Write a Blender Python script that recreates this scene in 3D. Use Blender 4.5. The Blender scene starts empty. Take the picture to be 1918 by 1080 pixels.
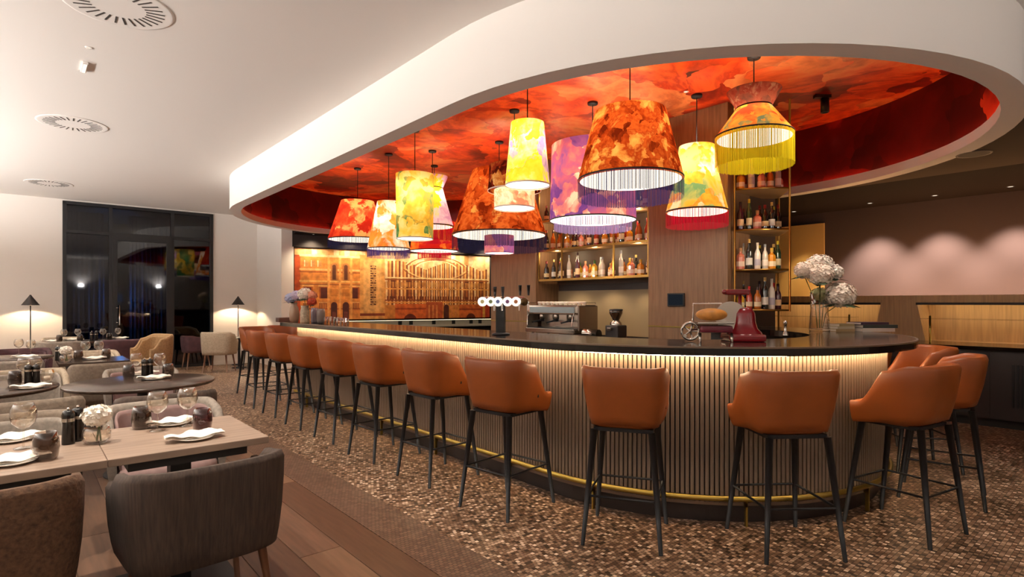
import bpy, bmesh, math, random
from mathutils import Vector, Matrix
random.seed(7)
pi = math.pi
sc = bpy.context.scene
COL = sc.collection

# ------------------------------------------------------------------ camera / world / exposure
F = 1066.0; HOR = 567.0; HC = 1.4          # focal length (px), horizon row, eye height (m)
cam_d = bpy.data.cameras.new('camera'); cam = bpy.data.objects.new('camera', cam_d); COL.objects.link(cam)
cam.location = (0, 0, HC); cam.rotation_euler = (pi/2, 0, 0)
cam_d.sensor_width = 36.0; cam_d.lens = 36.0*F/1918.0; cam_d.shift_y = (HOR-540.0)/1918.0
cam_d.clip_start = 0.05; cam_d.clip_end = 200
sc.camera = cam
w = bpy.data.worlds.new('night'); sc.world = w; w.use_nodes = True
w.node_tree.nodes['Background'].inputs[0].default_value = (0.05, 0.07, 0.11, 1)
w.node_tree.nodes['Background'].inputs[1].default_value = 0.5
sc.view_settings.view_transform = 'Standard'; sc.view_settings.look = 'None'
sc.view_settings.gamma = 1.0; sc.view_settings.use_curve_mapping = False
sc.view_settings.exposure = 0.0

# room axes: a runs along the bar (p), b runs across it (q)
TH = math.atan2(.652, .758)
AX, AY, BX, BY = -.652, .758, .758, .652
def W(p, q, z=0.0): return Vector((AX*p+BX*q, AY*p+BY*q, z))
def PQ(x, y): return (AX*x+AY*y, BX*x+BY*y)
def at(u, v, z): 
    Y = (HC-z)*F/(v-HOR); return Vector(((u-959)/F*Y, Y, z))
def at_p(u, p, z):
    k = (u-959)/F; Y = p/(AX*k+AY); return Vector((k*Y, Y, z))
def at_y(u, Y, z): return Vector(((u-959)/F*Y, Y, z))

def light(kind, name, loc, energy, color=(1, .82, .6), size=.05, spot=None, blend=.6, target=None):
    d = bpy.data.lights.new(name, kind); d.energy = energy; d.color = color
    if kind == 'POINT': d.shadow_soft_size = size
    if kind == 'SPOT':
        d.shadow_soft_size = size; d.spot_size = math.radians(spot or 60); d.spot_blend = blend
    if kind == 'AREA': d.size = size
    o = bpy.data.objects.new(name, d); COL.objects.link(o); o.location = loc
    if target is not None:
        o.rotation_euler = (Vector(target)-Vector(loc)).to_track_quat('-Z', 'Y').to_euler()
    return o

# ------------------------------------------------------------------ materials
def lin(h):
    h = h.lstrip('#'); r = []
    for i in (0, 2, 4):
        c = int(h[i:i+2], 16)/255
        r.append(c/12.92 if c <= .04045 else ((c+.055)/1.055)**2.4)
    return (r[0], r[1], r[2], 1)
MATS = {}
def new_mat(name):
    m = bpy.data.materials.new(name); m.use_nodes = True
    nt = m.node_tree; nt.nodes.clear()
    out = nt.nodes.new('ShaderNodeOutputMaterial')
    return m, nt, out
def N(nt, t, **kw):
    n = nt.nodes.new(t)
    for k, v in kw.items(): setattr(n, k, v)
    return n
def ramp(nt, stops, interp='LINEAR'):
    r = N(nt, 'ShaderNodeValToRGB'); cr = r.color_ramp; cr.interpolation = interp
    while len(cr.elements) < len(stops): cr.elements.new(.5)
    for e, (p, c) in zip(cr.elements, stops):
        e.position = p; e.color = lin(c) if isinstance(c, str) else c
    return r
def pbr(name, color, rough=.5, metal=0, noise=0, nscale=20, stretch=(1, 1, 1), bump=0, spec=.5, coords='Object', dark=.6, coat=0):
    if name in MATS: return MATS[name]
    m, nt, out = new_mat(name)
    b = N(nt, 'ShaderNodeBsdfPrincipled'); nt.links.new(b.outputs[0], out.inputs[0])
    b.inputs['Roughness'].default_value = rough; b.inputs['Metallic'].default_value = metal
    b.inputs['Specular IOR Level'].default_value = spec
    b.inputs['Coat Weight'].default_value = coat
    c = lin(color) if isinstance(color, str) else color
    b.inputs['Base Color'].default_value = c
    if noise or bump:
        tc = N(nt, 'ShaderNodeTexCoord'); mp = N(nt, 'ShaderNodeMapping')
        mp.inputs['Scale'].default_value = stretch
        nt.links.new(tc.outputs[coords], mp.inputs[0])
        nz = N(nt, 'ShaderNodeTexNoise'); nz.inputs['Scale'].default_value = nscale; nz.inputs['Detail'].default_value = 6
        nt.links.new(mp.outputs[0], nz.inputs['Vector'])
        if noise:
            c2 = tuple(x*dark for x in c[:3])+(1,)
            r = ramp(nt, [(.5-.25*noise-.02, c2), (.5+.25*noise, c)])
            nt.links.new(nz.outputs['Fac'], r.inputs[0]); nt.links.new(r.outputs[0], b.inputs['Base Color'])
        if bump:
            bp = N(nt, 'ShaderNodeBump'); bp.inputs['Strength'].default_value = bump; bp.inputs['Distance'].default_value = .01
            nt.links.new(nz.outputs['Fac'], bp.inputs['Height']); nt.links.new(bp.outputs[0], b.inputs['Normal'])
    MATS[name] = m; return m
def emit(name, color, strength):
    if name in MATS: return MATS[name]
    m, nt, out = new_mat(name)
    e = N(nt, 'ShaderNodeEmission'); e.inputs[0].default_value = lin(color); e.inputs[1].default_value = strength
    nt.links.new(e.outputs[0], out.inputs[0]); MATS[name] = m; return m
def glass(name, tint='#ffffff', refl=.12, dens=1.0):
    if name in MATS: return MATS[name]
    m, nt, out = new_mat(name)
    t = N(nt, 'ShaderNodeBsdfTransparent'); t.inputs[0].default_value = lin(tint)
    g = N(nt, 'ShaderNodeBsdfGlossy'); g.inputs['Roughness'].default_value = .03
    lw = N(nt, 'ShaderNodeLayerWeight'); lw.inputs[0].default_value = .5
    f = N(nt, 'ShaderNodeMath', operation='POWER'); f.inputs[1].default_value = 2.2; nt.links.new(lw.outputs['Facing'], f.inputs[0])
    ad = N(nt, 'ShaderNodeMath', operation='ADD'); ad.use_clamp = True; ad.inputs[1].default_value = refl
    mx = N(nt, 'ShaderNodeMixShader')
    nt.links.new(f.outputs[0], ad.inputs[0]); nt.links.new(ad.outputs[0], mx.inputs[0])
    nt.links.new(t.outputs[0], mx.inputs[1]); nt.links.new(g.outputs[0], mx.inputs[2])
    nt.links.new(mx.outputs[0], out.inputs[0]); MATS[name] = m; return m
def painted(name, stops, scale=1.2, distort=2.0, trans=.5, rough=.6, stretch=(1, 1, 1), detail=4, spec=.3, petal=True):
    """printed cloth or paper with painterly blotches; trans = share of light let through"""
    if name in MATS: return MATS[name]
    m, nt, out = new_mat(name)
    tc = N(nt, 'ShaderNodeTexCoord'); mp = N(nt, 'ShaderNodeMapping'); mp.inputs['Scale'].default_value = stretch
    mp.inputs['Location'].default_value = (random.uniform(-9, 9), random.uniform(-9, 9), random.uniform(-9, 9))
    nt.links.new(tc.outputs['Object'], mp.inputs[0])
    nz = N(nt, 'ShaderNodeTexNoise'); nz.inputs['Scale'].default_value = scale; nz.inputs['Detail'].default_value = detail
    nz.inputs['Distortion'].default_value = distort*.3; nz.inputs['Roughness'].default_value = .62
    nt.links.new(mp.outputs[0], nz.inputs['Vector'])
    wv = N(nt, 'ShaderNodeTexNoise'); wv.inputs['Scale'].default_value = scale*1.6; wv.inputs['Detail'].default_value = 3
    nt.links.new(mp.outputs[0], wv.inputs['Vector'])
    sb = N(nt, 'ShaderNodeVectorMath', operation='SUBTRACT'); sb.inputs[1].default_value = (.5, .5, .5); nt.links.new(wv.outputs['Color'], sb.inputs[0])
    sc_ = N(nt, 'ShaderNodeVectorMath', operation='SCALE'); sc_.inputs['Scale'].default_value = 1.1/scale; nt.links.new(sb.outputs[0], sc_.inputs[0])
    av = N(nt, 'ShaderNodeVectorMath', operation='ADD'); nt.links.new(mp.outputs[0], av.inputs[0]); nt.links.new(sc_.outputs[0], av.inputs[1])
    vo = N(nt, 'ShaderNodeTexVoronoi'); vo.inputs['Scale'].default_value = scale*1.9; nt.links.new(av.outputs[0], vo.inputs['Vector'])
    sx = N(nt, 'ShaderNodeSeparateColor'); nt.links.new(vo.outputs['Color'], sx.inputs[0])
    mf = N(nt, 'ShaderNodeMath', operation='MULTIPLY_ADD'); mf.inputs[1].default_value = .36; mf.inputs[2].default_value = -.18
    nt.links.new(sx.outputs[0], mf.inputs[0])
    af = N(nt, 'ShaderNodeMath', operation='ADD'); nt.links.new(mf.outputs[0], af.inputs[0]); nt.links.new(nz.outputs['Fac'], af.inputs[1])
    r = ramp(nt, stops); nt.links.new(af.outputs[0] if petal else nz.outputs['Fac'], r.inputs[0])
    if trans > 0:
        d = N(nt, 'ShaderNodeBsdfDiffuse'); t = N(nt, 'ShaderNodeBsdfTranslucent'); mx = N(nt, 'ShaderNodeMixShader')
        mx.inputs[0].default_value = trans
        nt.links.new(r.outputs[0], d.inputs[0]); nt.links.new(r.outputs[0], t.inputs[0])
        nt.links.new(d.outputs[0], mx.inputs[1]); nt.links.new(t.outputs[0], mx.inputs[2]); nt.links.new(mx.outputs[0], out.inputs[0])
    else:
        b = N(nt, 'ShaderNodeBsdfPrincipled'); b.inputs['Roughness'].default_value = rough
        b.inputs['Specular IOR Level'].default_value = spec
        nt.links.new(r.outputs[0], b.inputs['Base Color']); nt.links.new(b.outputs[0], out.inputs[0])
    MATS[name] = m; return m
def mosaic(name, cell, stops, grout='#2a1f17'):
    if name in MATS: return MATS[name]
    m, nt, out = new_mat(name)
    tc = N(nt, 'ShaderNodeTexCoord')
    sn = N(nt, 'ShaderNodeVectorMath', operation='SCALE'); sn.inputs['Scale'].default_value = 1/cell
    nt.links.new(tc.outputs['Object'], sn.inputs[0])
    sep = N(nt, 'ShaderNodeSeparateXYZ'); nt.links.new(sn.outputs[0], sep.inputs[0])
    # running bond: every other row shifts by half a tile
    fl = N(nt, 'ShaderNodeMath', operation='FLOOR'); nt.links.new(sep.outputs[1], fl.inputs[0])
    hl = N(nt, 'ShaderNodeMath', operation='MULTIPLY'); hl.inputs[1].default_value = .5; nt.links.new(fl.outputs[0], hl.inputs[0])
    ax = N(nt, 'ShaderNodeMath', operation='ADD'); nt.links.new(sep.outputs[0], ax.inputs[0]); nt.links.new(hl.outputs[0], ax.inputs[1])
    fx = N(nt, 'ShaderNodeMath', operation='FLOOR'); nt.links.new(ax.outputs[0], fx.inputs[0])
    cb = N(nt, 'ShaderNodeCombineXYZ'); nt.links.new(fx.outputs[0], cb.inputs[0]); nt.links.new(fl.outputs[0], cb.inputs[1])
    wn = N(nt, 'ShaderNodeTexWhiteNoise', noise_dimensions='2D'); nt.links.new(cb.outputs[0], wn.inputs['Vector'])
    r = ramp(nt, stops, 'CONSTANT'); nt.links.new(wn.outputs['Value'], r.inputs[0])
    def edge(src, lo):
        fr = N(nt, 'ShaderNodeMath', operation='FRACT'); nt.links.new(src, fr.inputs[0])
        g = N(nt, 'ShaderNodeMath', operation='GREATER_THAN'); g.inputs[1].default_value = lo; nt.links.new(fr.outputs[0], g.inputs[0]); return g
    e1 = edge(ax.outputs[0], .12); e2 = edge(sep.outputs[1], .12)
    mu = N(nt, 'ShaderNodeMath', operation='MULTIPLY'); nt.links.new(e1.outputs[0], mu.inputs[0]); nt.links.new(e2.outputs[0], mu.inputs[1])
    mx = N(nt, 'ShaderNodeMix', data_type='RGBA'); mx.inputs[6].default_value = lin(grout)
    nt.links.new(mu.outputs[0], mx.inputs[0]); nt.links.new(r.outputs[0], mx.inputs[7])
    b = N(nt, 'ShaderNodeBsdfPrincipled'); b.inputs['Roughness'].default_value = .42
    nt.links.new(mx.outputs[2], b.inputs['Base Color'])
    bp = N(nt, 'ShaderNodeBump'); bp.inputs['Strength'].default_value = .4; bp.inputs['Distance'].default_value = .002
    nt.links.new(mu.outputs[0], bp.inputs['Height']); nt.links.new(bp.outputs[0], b.inputs['Normal'])
    nt.links.new(b.outputs[0], out.inputs[0]); MATS[name] = m; return m
def vcol(name, rough=.6):
    if name in MATS: return MATS[name]
    m, nt, out = new_mat(name)
    a = N(nt, 'ShaderNodeAttribute', attribute_name='Col'); b = N(nt, 'ShaderNodeBsdfPrincipled')
    tc = N(nt, 'ShaderNodeTexCoord'); nz = N(nt, 'ShaderNodeTexNoise'); nz.inputs['Scale'].default_value = 9; nz.inputs['Detail'].default_value = 8
    nt.links.new(tc.outputs['Object'], nz.inputs['Vector'])
    r = ramp(nt, [(.3, (.62, .55, .5, 1)), (.62, (1.08, 1.05, 1, 1))])
    nt.links.new(nz.outputs['Fac'], r.inputs[0])
    mx = N(nt, 'ShaderNodeMix', data_type='RGBA', blend_type='MULTIPLY'); mx.inputs[0].default_value = 1
    nt.links.new(a.outputs['Color'], mx.inputs[6]); nt.links.new(r.outputs[0], mx.inputs[7])
    b.inputs['Roughness'].default_value = rough
    nt.links.new(mx.outputs[2], b.inputs['Base Color']); nt.links.new(b.outputs[0], out.inputs[0]); MATS[name] = m; return m

WHITE = pbr('white_plaster', '#ebe5de', .85)
WALLW = pbr('wall_paint', '#e6ded6', .85)
DARKC = pbr('dark_ceiling', '#1a1414', .9, spec=.08)
BROWNC = pbr('taupe_ceiling', '#4a4038', .9, spec=.1)
DARKW = pbr('aubergine_wall', '#433838', .9, spec=.08)
OAK = pbr('oak_panel', '#8d6a4c', .5, noise=.5, nscale=6, stretch=(9, 9, .5), dark=.72)
OAKL = pbr('pale_oak', '#c39c6b', .5, noise=.6, nscale=5, stretch=(10, 10, .5), dark=.75)
SLATM = pbr('slat_oak', '#87725f', .5, noise=.5, nscale=5, stretch=(12, 12, .6), dark=.7)
BODYD = pbr('dark_backing', '#1c1512', .6)
STONE = pbr('black_stone', '#17120f', .12, noise=.4, nscale=14, dark=.5)
BLACKM = pbr('black_metal', '#15161a', .42, spec=.4)
BRASS = pbr('brass', '#b0994e', .3, 1)
GOLD = pbr('gold_rack', '#a98345', .33, 1)
CHROME = pbr('steel', '#c9c3ba', .18, 1)
LEATHER = pbr('orange_leather', '#904816', .45, noise=.35, nscale=5, dark=.86, bump=.05)
WINE = pbr('wine_paint', '#7d0f18', .25, coat=.5)
PORC = pbr('porcelain', '#efe7dc', .3)
LINEN = pbr('linen', '#efe4d6', .8, bump=.2, nscale=60)
TABLEW = pbr('table_oak', '#9a8270', .45, noise=.5, nscale=3, stretch=(1.2, 14, 1), dark=.75)
TABLED = pbr('table_dark', '#4a3a30', .22, noise=.5, nscale=3, stretch=(1, 10, 1), dark=.7)
CLEAR = glass('clear_glass', '#fdfaf5', .09)
SMOKE = glass('smoke_glass', '#bdb2aa', .07)
PLUMG = glass('plum_glass', '#c3acb0', .07)
MILLB = pbr('mill_black', '#120e0c', .25)

# ------------------------------------------------------------------ mesh helpers
class MB:
    def __init__(s): s.v = []; s.f = []; s.sm = []; s.c = []
    def add(s, vs, fs, smooth=False, col=None):
        o = len(s.v); s.v += [tuple(v) for v in vs]
        for f in fs: s.f.append([i+o for i in f]); s.sm.append(smooth); s.c.append(col)
        return s
    def box(s, x0, x1, y0, y1, z0, z1, col=None):
        v = [(x, y, z) for z in (z0, z1) for y in (y0, y1) for x in (x0, x1)]
        return s.add(v, [(0, 2, 3, 1), (4, 5, 7, 6), (0, 1, 5, 4), (2, 6, 7, 3), (0, 4, 6, 2), (1, 3, 7, 5)], False, col)
    def lathe(s, prof, seg=24, c=(0, 0), smooth=True, a0=0, a1=2*pi, ex=1, ey=1):
        full = abs(a1-a0-2*pi) < 1e-6; n = seg if full else seg+1
        vs = []
        for r, z in prof:
            for i in range(n):
                a = a0+(a1-a0)*i/seg; vs.append((c[0]+r*ex*math.cos(a), c[1]+r*ey*math.sin(a), z))
        fs = []
        for j in range(len(prof)-1):
            for i in range(seg):
                k = (i+1) % n; fs.append((j*n+i, j*n+k, (j+1)*n+k, (j+1)*n+i))
        return s.add(vs, fs, smooth)
    def tube(s, pts, r, seg=8, caps=True, closed=False, r1=None):
        pts = [Vector(p) for p in pts]; n = len(pts); vs = []; fs = []
        for i, p in enumerate(pts):
            if closed: d = pts[(i+1) % n]-pts[i-1]
            else: d = pts[min(i+1, n-1)]-pts[max(i-1, 0)]
            d.normalize(); up = Vector((0, 0, 1)) if abs(d.z) < .9 else Vector((0, 1, 0))
            x = d.cross(up).normalized(); y = d.cross(x)
            rr = r if r1 is None else r+(r1-r)*i/(n-1)
            for k in range(seg):
                a = 2*pi*k/seg; vs.append(p+x*(rr*math.cos(a))+y*(rr*math.sin(a)))
        m = n if closed else n-1
        for i in range(m):
            for k in range(seg):
                j = (i+1) % n; l = (k+1) % seg
                fs.append((i*seg+k, i*seg+l, j*seg+l, j*seg+k))
        s.add(vs, fs, True)
        if caps and not closed:
            o = len(s.v)-len(vs)
            s.f.append([o+k for k in range(seg)]); s.sm.append(False); s.c.append(None)
            s.f.append([o+(n-1)*seg+k for k in reversed(range(seg))]); s.sm.append(False); s.c.append(None)
        return s
    def prism(s, poly, z0, z1, col=None):
        n = len(poly); v = [(x, y, z0) for x, y in poly]+[(x, y, z1) for x, y in poly]
        f = [tuple(reversed(range(n))), tuple(range(n, 2*n))]+[(i, (i+1) % n, n+(i+1) % n, n+i) for i in range(n)]
        return s.add(v, f, False, col)
    def disc(s, r, z, seg=32, c=(0, 0)):
        return s.add([(c[0]+r*math.cos(2*pi*i/seg), c[1]+r*math.sin(2*pi*i/seg), z) for i in range(seg)], [tuple(range(seg))])
    def ball(s, c, r, seg=12, rings=8, sq=(1, 1, 1)):
        vs = []; fs = []
        for j in range(rings+1):
            t = pi*j/rings
            for i in range(seg):
                a = 2*pi*i/seg; vs.append((c[0]+r*sq[0]*math.sin(t)*math.cos(a), c[1]+r*sq[1]*math.sin(t)*math.sin(a), c[2]+r*sq[2]*math.cos(t)))
        for j in range(rings):
            for i in range(seg):
                k = (i+1) % seg; fs.append((j*seg+i, (j+1)*seg+i, (j+1)*seg+k, j*seg+k))
        return s.add(vs, fs, True)
    def rbox(s, x0, x1, y0, y1, z0, z1, b=.01):
        """box with chamfered edges"""
        bm = bmesh.new(); bmesh.ops.create_cube(bm, size=1)
        for v in bm.verts: v.co = ((x0+x1)/2+v.co.x*(x1-x0), (y0+y1)/2+v.co.y*(y1-y0), (z0+z1)/2+v.co.z*(z1-z0))
        bmesh.ops.bevel(bm, geom=bm.edges[:], offset=b, segments=2, affect='EDGES', profile=.6)
        bm.verts.index_update(); s.add([v.co[:] for v in bm.verts], [[v.index for v in f.verts] for f in bm.faces]); bm.free(); return s
    def mesh(s, name, mat):
        me = bpy.data.meshes.new(name); me.from_pydata(s.v, [], s.f)
        me.polygons.foreach_set('use_smooth', s.sm)
        if any(c is not None for c in s.c):
            at_ = me.color_attributes.new('Col', 'FLOAT_COLOR', 'CORNER')
            for p, c in zip(me.polygons, s.c):
                for li in p.loop_indices: at_.data[li].color = c or (1, 1, 1, 1)
        me.materials.append(mat); me.update(); return me
def obj(name, mb, mat, parent=None, loc=(0, 0, 0), rz=0, rot=None):
    me = mb if isinstance(mb, bpy.types.Mesh) else mb.mesh(name, mat)
    o = bpy.data.objects.new(name, me); COL.objects.link(o)
    o.location = loc; o.rotation_euler = rot or (0, 0, rz)
    if parent: o.parent = parent
    return o
def tag(o, label, cat=None, group=None, kind=None):
    if label: o['label'] = label
    if cat: o['category'] = cat
    if group: o['group'] = group
    if kind: o['kind'] = kind
    return o
def thing(name, label, cat, loc=(0, 0, 0), rz=0, group=None):
    o = bpy.data.objects.new(name, None); COL.objects.link(o); o.empty_display_size = .1
    o.location = loc; o.rotation_euler = (0, 0, rz); return tag(o, label, cat, group)
def dup(root, loc, rz=None, label=None, group=None):
    r = root.copy(); COL.objects.link(r); r.location = loc
    if rz is not None: r.rotation_euler = (0, 0, rz)
    if label: r['label'] = label
    if group: r['group'] = group
    for ch in list(root.children):
        c = ch.copy(); COL.objects.link(c); c.parent = r
        for g in list(ch.children):
            d = g.copy(); COL.objects.link(d); d.parent = c
    return r
ALLPROTO = {}
def place(key, builder, loc, rz, label, cat, group=None):
    """first use builds the thing, later uses copy it with its parts"""
    if key not in ALLPROTO:
        t = builder(label, cat); t.location = loc; t.rotation_euler = (0, 0, rz)
        if group: t['group'] = group
        ALLPROTO[key] = t; return t
    t = dup(ALLPROTO[key], loc, rz, label)
    t['category'] = cat
    if group: t['group'] = group
    elif 'group' in t: del t['group']
    return t
def struct(name, mb, mat, label, cat, loc=(0, 0, 0), rz=TH):
    return tag(obj(name, mb, mat, None, loc, rz), label, cat, None, 'structure')

# ------------------------------------------------------------------ paths
CP, CQ = 2.964, 4.53                 # centre of the bar's round end
P_END = 8.05
def bar_path(R, pend=P_END, th1=pi, pback=3.4, step=.09):
    pts = []; n = int((pend-CP)/.25)
    for i in range(n): pts.append((pend+(CP-pend)*i/n, CQ-R))
    m = int(1.7*th1/step)
    for i in range(m+1):
        t = th1*i/m; pts.append((CP-R*math.sin(t), CQ-R*math.cos(t)))
    if pback and th1 >= pi-1e-6: pts.append((pback, CQ+R))
    return pts
def bar_sweep(prof, **kw):
    """sweep a closed (R, z) profile along the bar; local x = q, y = p"""
    mb = MB(); paths = [bar_path(R, **kw) for R, z in prof]; n = len(paths[0]); k = len(prof); vs = []
    for i in range(n):
        for j in range(k): vs.append((paths[j][i][1], paths[j][i][0], prof[j][1]))
    fs = [(i*k+j, i*k+(j+1) % k, (i+1)*k+(j+1) % k, (i+1)*k+j) for i in range(n-1) for j in range(k)]
    mb.add(vs, fs, False)
    mb.f.append(list(range(k))); mb.sm.append(False); mb.c.append(None)
    mb.f.append([(n-1)*k+j for j in reversed(range(k))]); mb.sm.append(False); mb.c.append(None)
    return mb
SP0, SP1, SQ, SR = 3.55, 9.25, 5.33, 2.88
def stadium(R, n=40):
    pts = []
    for i in range(n+1):
        t = pi*i/n; pts.append((SQ-R*math.cos(t), SP0-R*math.sin(t)))
    for i in range(n+1):
        t = pi*i/n; pts.append((SQ+R*math.cos(t), SP1+R*math.sin(t)))
    return pts       # (q, p), starts near side, anticlockwise through the round end
def stad_sweep(prof, closed=True):
    mb = MB(); ps = [stadium(r) for r, z in prof]; n = len(ps[0]); k = len(prof)
    kk = k if closed else k-1
    for j in range(kk):
        l = (j+1) % k
        vs = [(ps[m][i][0], ps[m][i][1], prof[m][1]) for i in range(n) for m in (j, l)]
        mb.add(vs, [(2*i, 2*i+1, 2*((i+1) % n)+1, 2*((i+1) % n)) for i in range(n)], True)
    return mb

# ------------------------------------------------------------------ setting: floor, ceiling, walls
Q0, Q1, P0, P1 = -3.2, 10.3, -4.0, 14.1
fl = struct('floor', MB().box(Q0, Q1, P0, 18, -.1, -.004), pbr('screed', '#4a382c', .7), 'floor of brown oak planks beside a mosaic-tiled bar area', 'floor')
mos = mosaic('mosaic_tiles', .0235, [(0, '#45301f'), (.13, '#684a35'), (.33, '#7b5c45'), (.53, '#8f7058'), (.72, '#a5866c'), (.87, '#bf9f84'), (.95, '#dcc0a5')], '#3a2a20')
tag(obj('mosaic_field', MB().box(1.93, Q1, P0, 18, -.02, 0), mos, fl), 'brown and cream mosaic tiles')
bord = mosaic('border_tiles', .026, [(0, '#6b5140'), (.4, '#765a47'), (.75, '#64493a')], '#3a2a20')
tag(obj('tile_border', MB().box(1.625, 1.93, P0, 18, -.02, 0), bord, fl), 'plain brown mosaic border')
PLANKM = [pbr('plank_a', '#735440', .42, noise=.6, nscale=3, stretch=(12, 1, 1), dark=.7), pbr('plank_b', '#624532', .42, noise=.6, nscale=3.5, stretch=(12, 1, 1), dark=.7),
          pbr('plank_c', '#7f5f47', .42, noise=.6, nscale=2.6, stretch=(12, 1, 1), dark=.72)]
pm = [MB().rbox(-.1155, .1155, -1.098, 1.098, -.02, 0, .002).mesh('plank', m) for m in PLANKM]
row = 0; q = 1.625-.1175
while q > -1.7:
    p = -1.0+(row*.83) % 2.2
    while p < 14.6:
        obj('plank', random.choice(pm), None, fl, (q, p, 0)); p += 2.2
    q -= .235; row += 1
tag(obj('plank_field', MB().box(Q0, q+.117, P0, P1, -.02, -.001), PLANKM[1], fl), 'oak boards')

# main ceiling with the oval opening
mb = MB(); st = stadium(SR-.02)
cx, cy = SQ, (SP0+SP1)/2
def rect_hit(x, y, a=Q0, b=8.24, c=P0, d=18):
    dx, dy = x-cx, y-cy; t = 1e9
    if dx > 1e-9: t = min(t, (b-cx)/dx)
    if dx < -1e-9: t = min(t, (a-cx)/dx)
    if dy > 1e-9: t = min(t, (d-cy)/dy)
    if dy < -1e-9: t = min(t, (c-cy)/dy)
    return (cx+dx*t, cy+dy*t)
ring = list(st)
for c in ((Q0, P0), (8.24, P0), (8.24, 18), (Q0, 18)):     # insert corner rays
    best = None
    for i in range(len(ring)):
        (x0, y0), (x1, y1) = ring[i], ring[(i+1) % len(ring)]
        d = (x1-x0)*(c[1]-cy)-(y1-y0)*(c[0]-cx)
        if abs(d) < 1e-9: continue
        s = ((cx-x0)*(c[1]-cy)-(cy-y0)*(c[0]-cx))/d
        X, Y = x0+s*(x1-x0), y0+s*(y1-y0)
        if 0 <= s < 1 and (X-cx)*(c[0]-cx)+(Y-cy)*(c[1]-cy) > 0: best = (i, X, Y)
    if best: ring.insert(best[0]+1, (best[1], best[2]))
n = len(ring)
vs = [(x, y, 3.42) for x, y in ring]+[rect_hit(x, y)+(3.42,) for x, y in ring]
mb.add(vs, [(i, (i+1) % n, n+(i+1) % n, n+i) for i in range(n)])
struct('ceiling', mb, WHITE, 'smooth off-white plaster ceiling over the dining area', 'ceiling')
# soffit ring with cove lip
struct('trim_1', stad_sweep([(SR, 3.42), (SR, 2.9), (SR-.17, 2.9), (SR-.17, 3.0), (SR-.15, 3.0), (SR-.15, 2.96), (SR-.03, 2.96), (SR-.03, 3.42)]), WHITE,
       'off-white oval plaster soffit hanging over the bar', 'soffit')
CEILM = painted('red_ceiling_mural', [(.22, '#4a0c06'), (.33, '#8c1c0a'), (.40, '#c8380f'), (.47, '#ee5a1e'), (.52, '#b8300e'), (.58, '#e8602a'), (.65, '#f08a4c'), (.74, '#b8562a'), (.84, '#f6b07a')],
                .85, 1.6, 0, .42, detail=7, spec=.35)
DRUMM = painted('red_drum_mural', [(.3, '#3a0806'), (.5, '#5c0d09'), (.66, '#74120b'), (.72, '#c8331c'), (.8, '#e2502c')], .8, .6, 0, .45)
rc = struct('ceiling.001', MB().add([(x, y, 3.79) for x, y in stadium(SR-.03)], [list(range(82))]), CEILM, 'raised oval ceiling painted with red and orange blooms', 'ceiling')
obj('recess_wall', stad_sweep([(SR-.031, 2.97), (SR-.031, 3.79)], False), DRUMM, rc)
obj('cove_light', stad_sweep([(SR-.075, 2.975), (SR-.055, 2.975)], False), emit('cove_led', '#ff9a66', 22), rc)
# low taupe ceiling and dark ceiling on the right
arc = [(SQ-2.885*math.cos(t), SP0-2.885*math.sin(t)) for t in [math.acos(-(6.2-SQ)/2.885)+(pi-math.acos(-(6.2-SQ)/2.885))*i/16 for i in range(17)]]
struct('ceiling.002', MB().prism(arc+[(8.22, P0), (6.2, P0)], 2.91, 3.42), BROWNC, 'low taupe ceiling beside the round end of the soffit', 'ceiling')
struct('ceiling.003', MB().box(8.22, Q1, P0, 18, 2.93, 3.42), DARKC, 'low dark ceiling with small spotlights over the buffet', 'ceiling')
# walls
struct('wall_window', MB().box(Q0, .59, P1, P1+.25, 0, 3.42).box(3.25, 4.4, P1, P1+.25, 0, 3.42).box(.59, 3.25, P1, P1+.25, 3.39, 3.42), WALLW, 'off-white plaster wall around the tall dark window', 'wall')
struct('wall_left', MB().box(Q0-.2, Q0, P0, P1+.25, 0, 3.42), WALLW, 'off-white side wall of the dining area', 'wall')
struct('wall_rear', MB().box(Q0, Q1, P0-.2, P0, 0, 3.42), WALLW, 'off-white rear wall of the dining area', 'wall')
struct('wall_right', MB().box(Q1, Q1+.2, P0, 18, 0, 3.42), DARKW, 'dark aubergine wall washed by three spotlights', 'wall')
M0 = Vector((-.382*12.35, 12.35, 0)); MD = Vector((.873, .488, 0)); MRZ = math.atan2(.488, .873)
pm0, qm0 = PQ(M0.x, M0.y)
struct('wall_return', MB().box(qm0-.28, qm0-.02, pm0, P1, 0, 3.42), WALLW, 'off-white wall return beside the golden facade mural', 'wall')
wm = struct('wall_mural', MB().box(-.05, 9.5, .02, .3, 0, 2.62).box(-.05, 9.5, -.02, .3, 2.62, 3.42), pbr('bulkhead_dark', '#2b2220', .7), 'dark back wall carrying the golden facade mural', 'wall', M0, MRZ)
# skirting
for nm, b in (('baseboard_left', (Q0, .59, P1-.015, P1, 0, .09)), ('baseboard_window', (3.25, qm0-.28, P1-.015, P1, 0, .09))):
    struct(nm, MB().box(*b), WHITE, 'low off-white skirting %s of the dark window' % ('left' if 'left' in nm else 'right'), 'baseboard')

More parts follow.
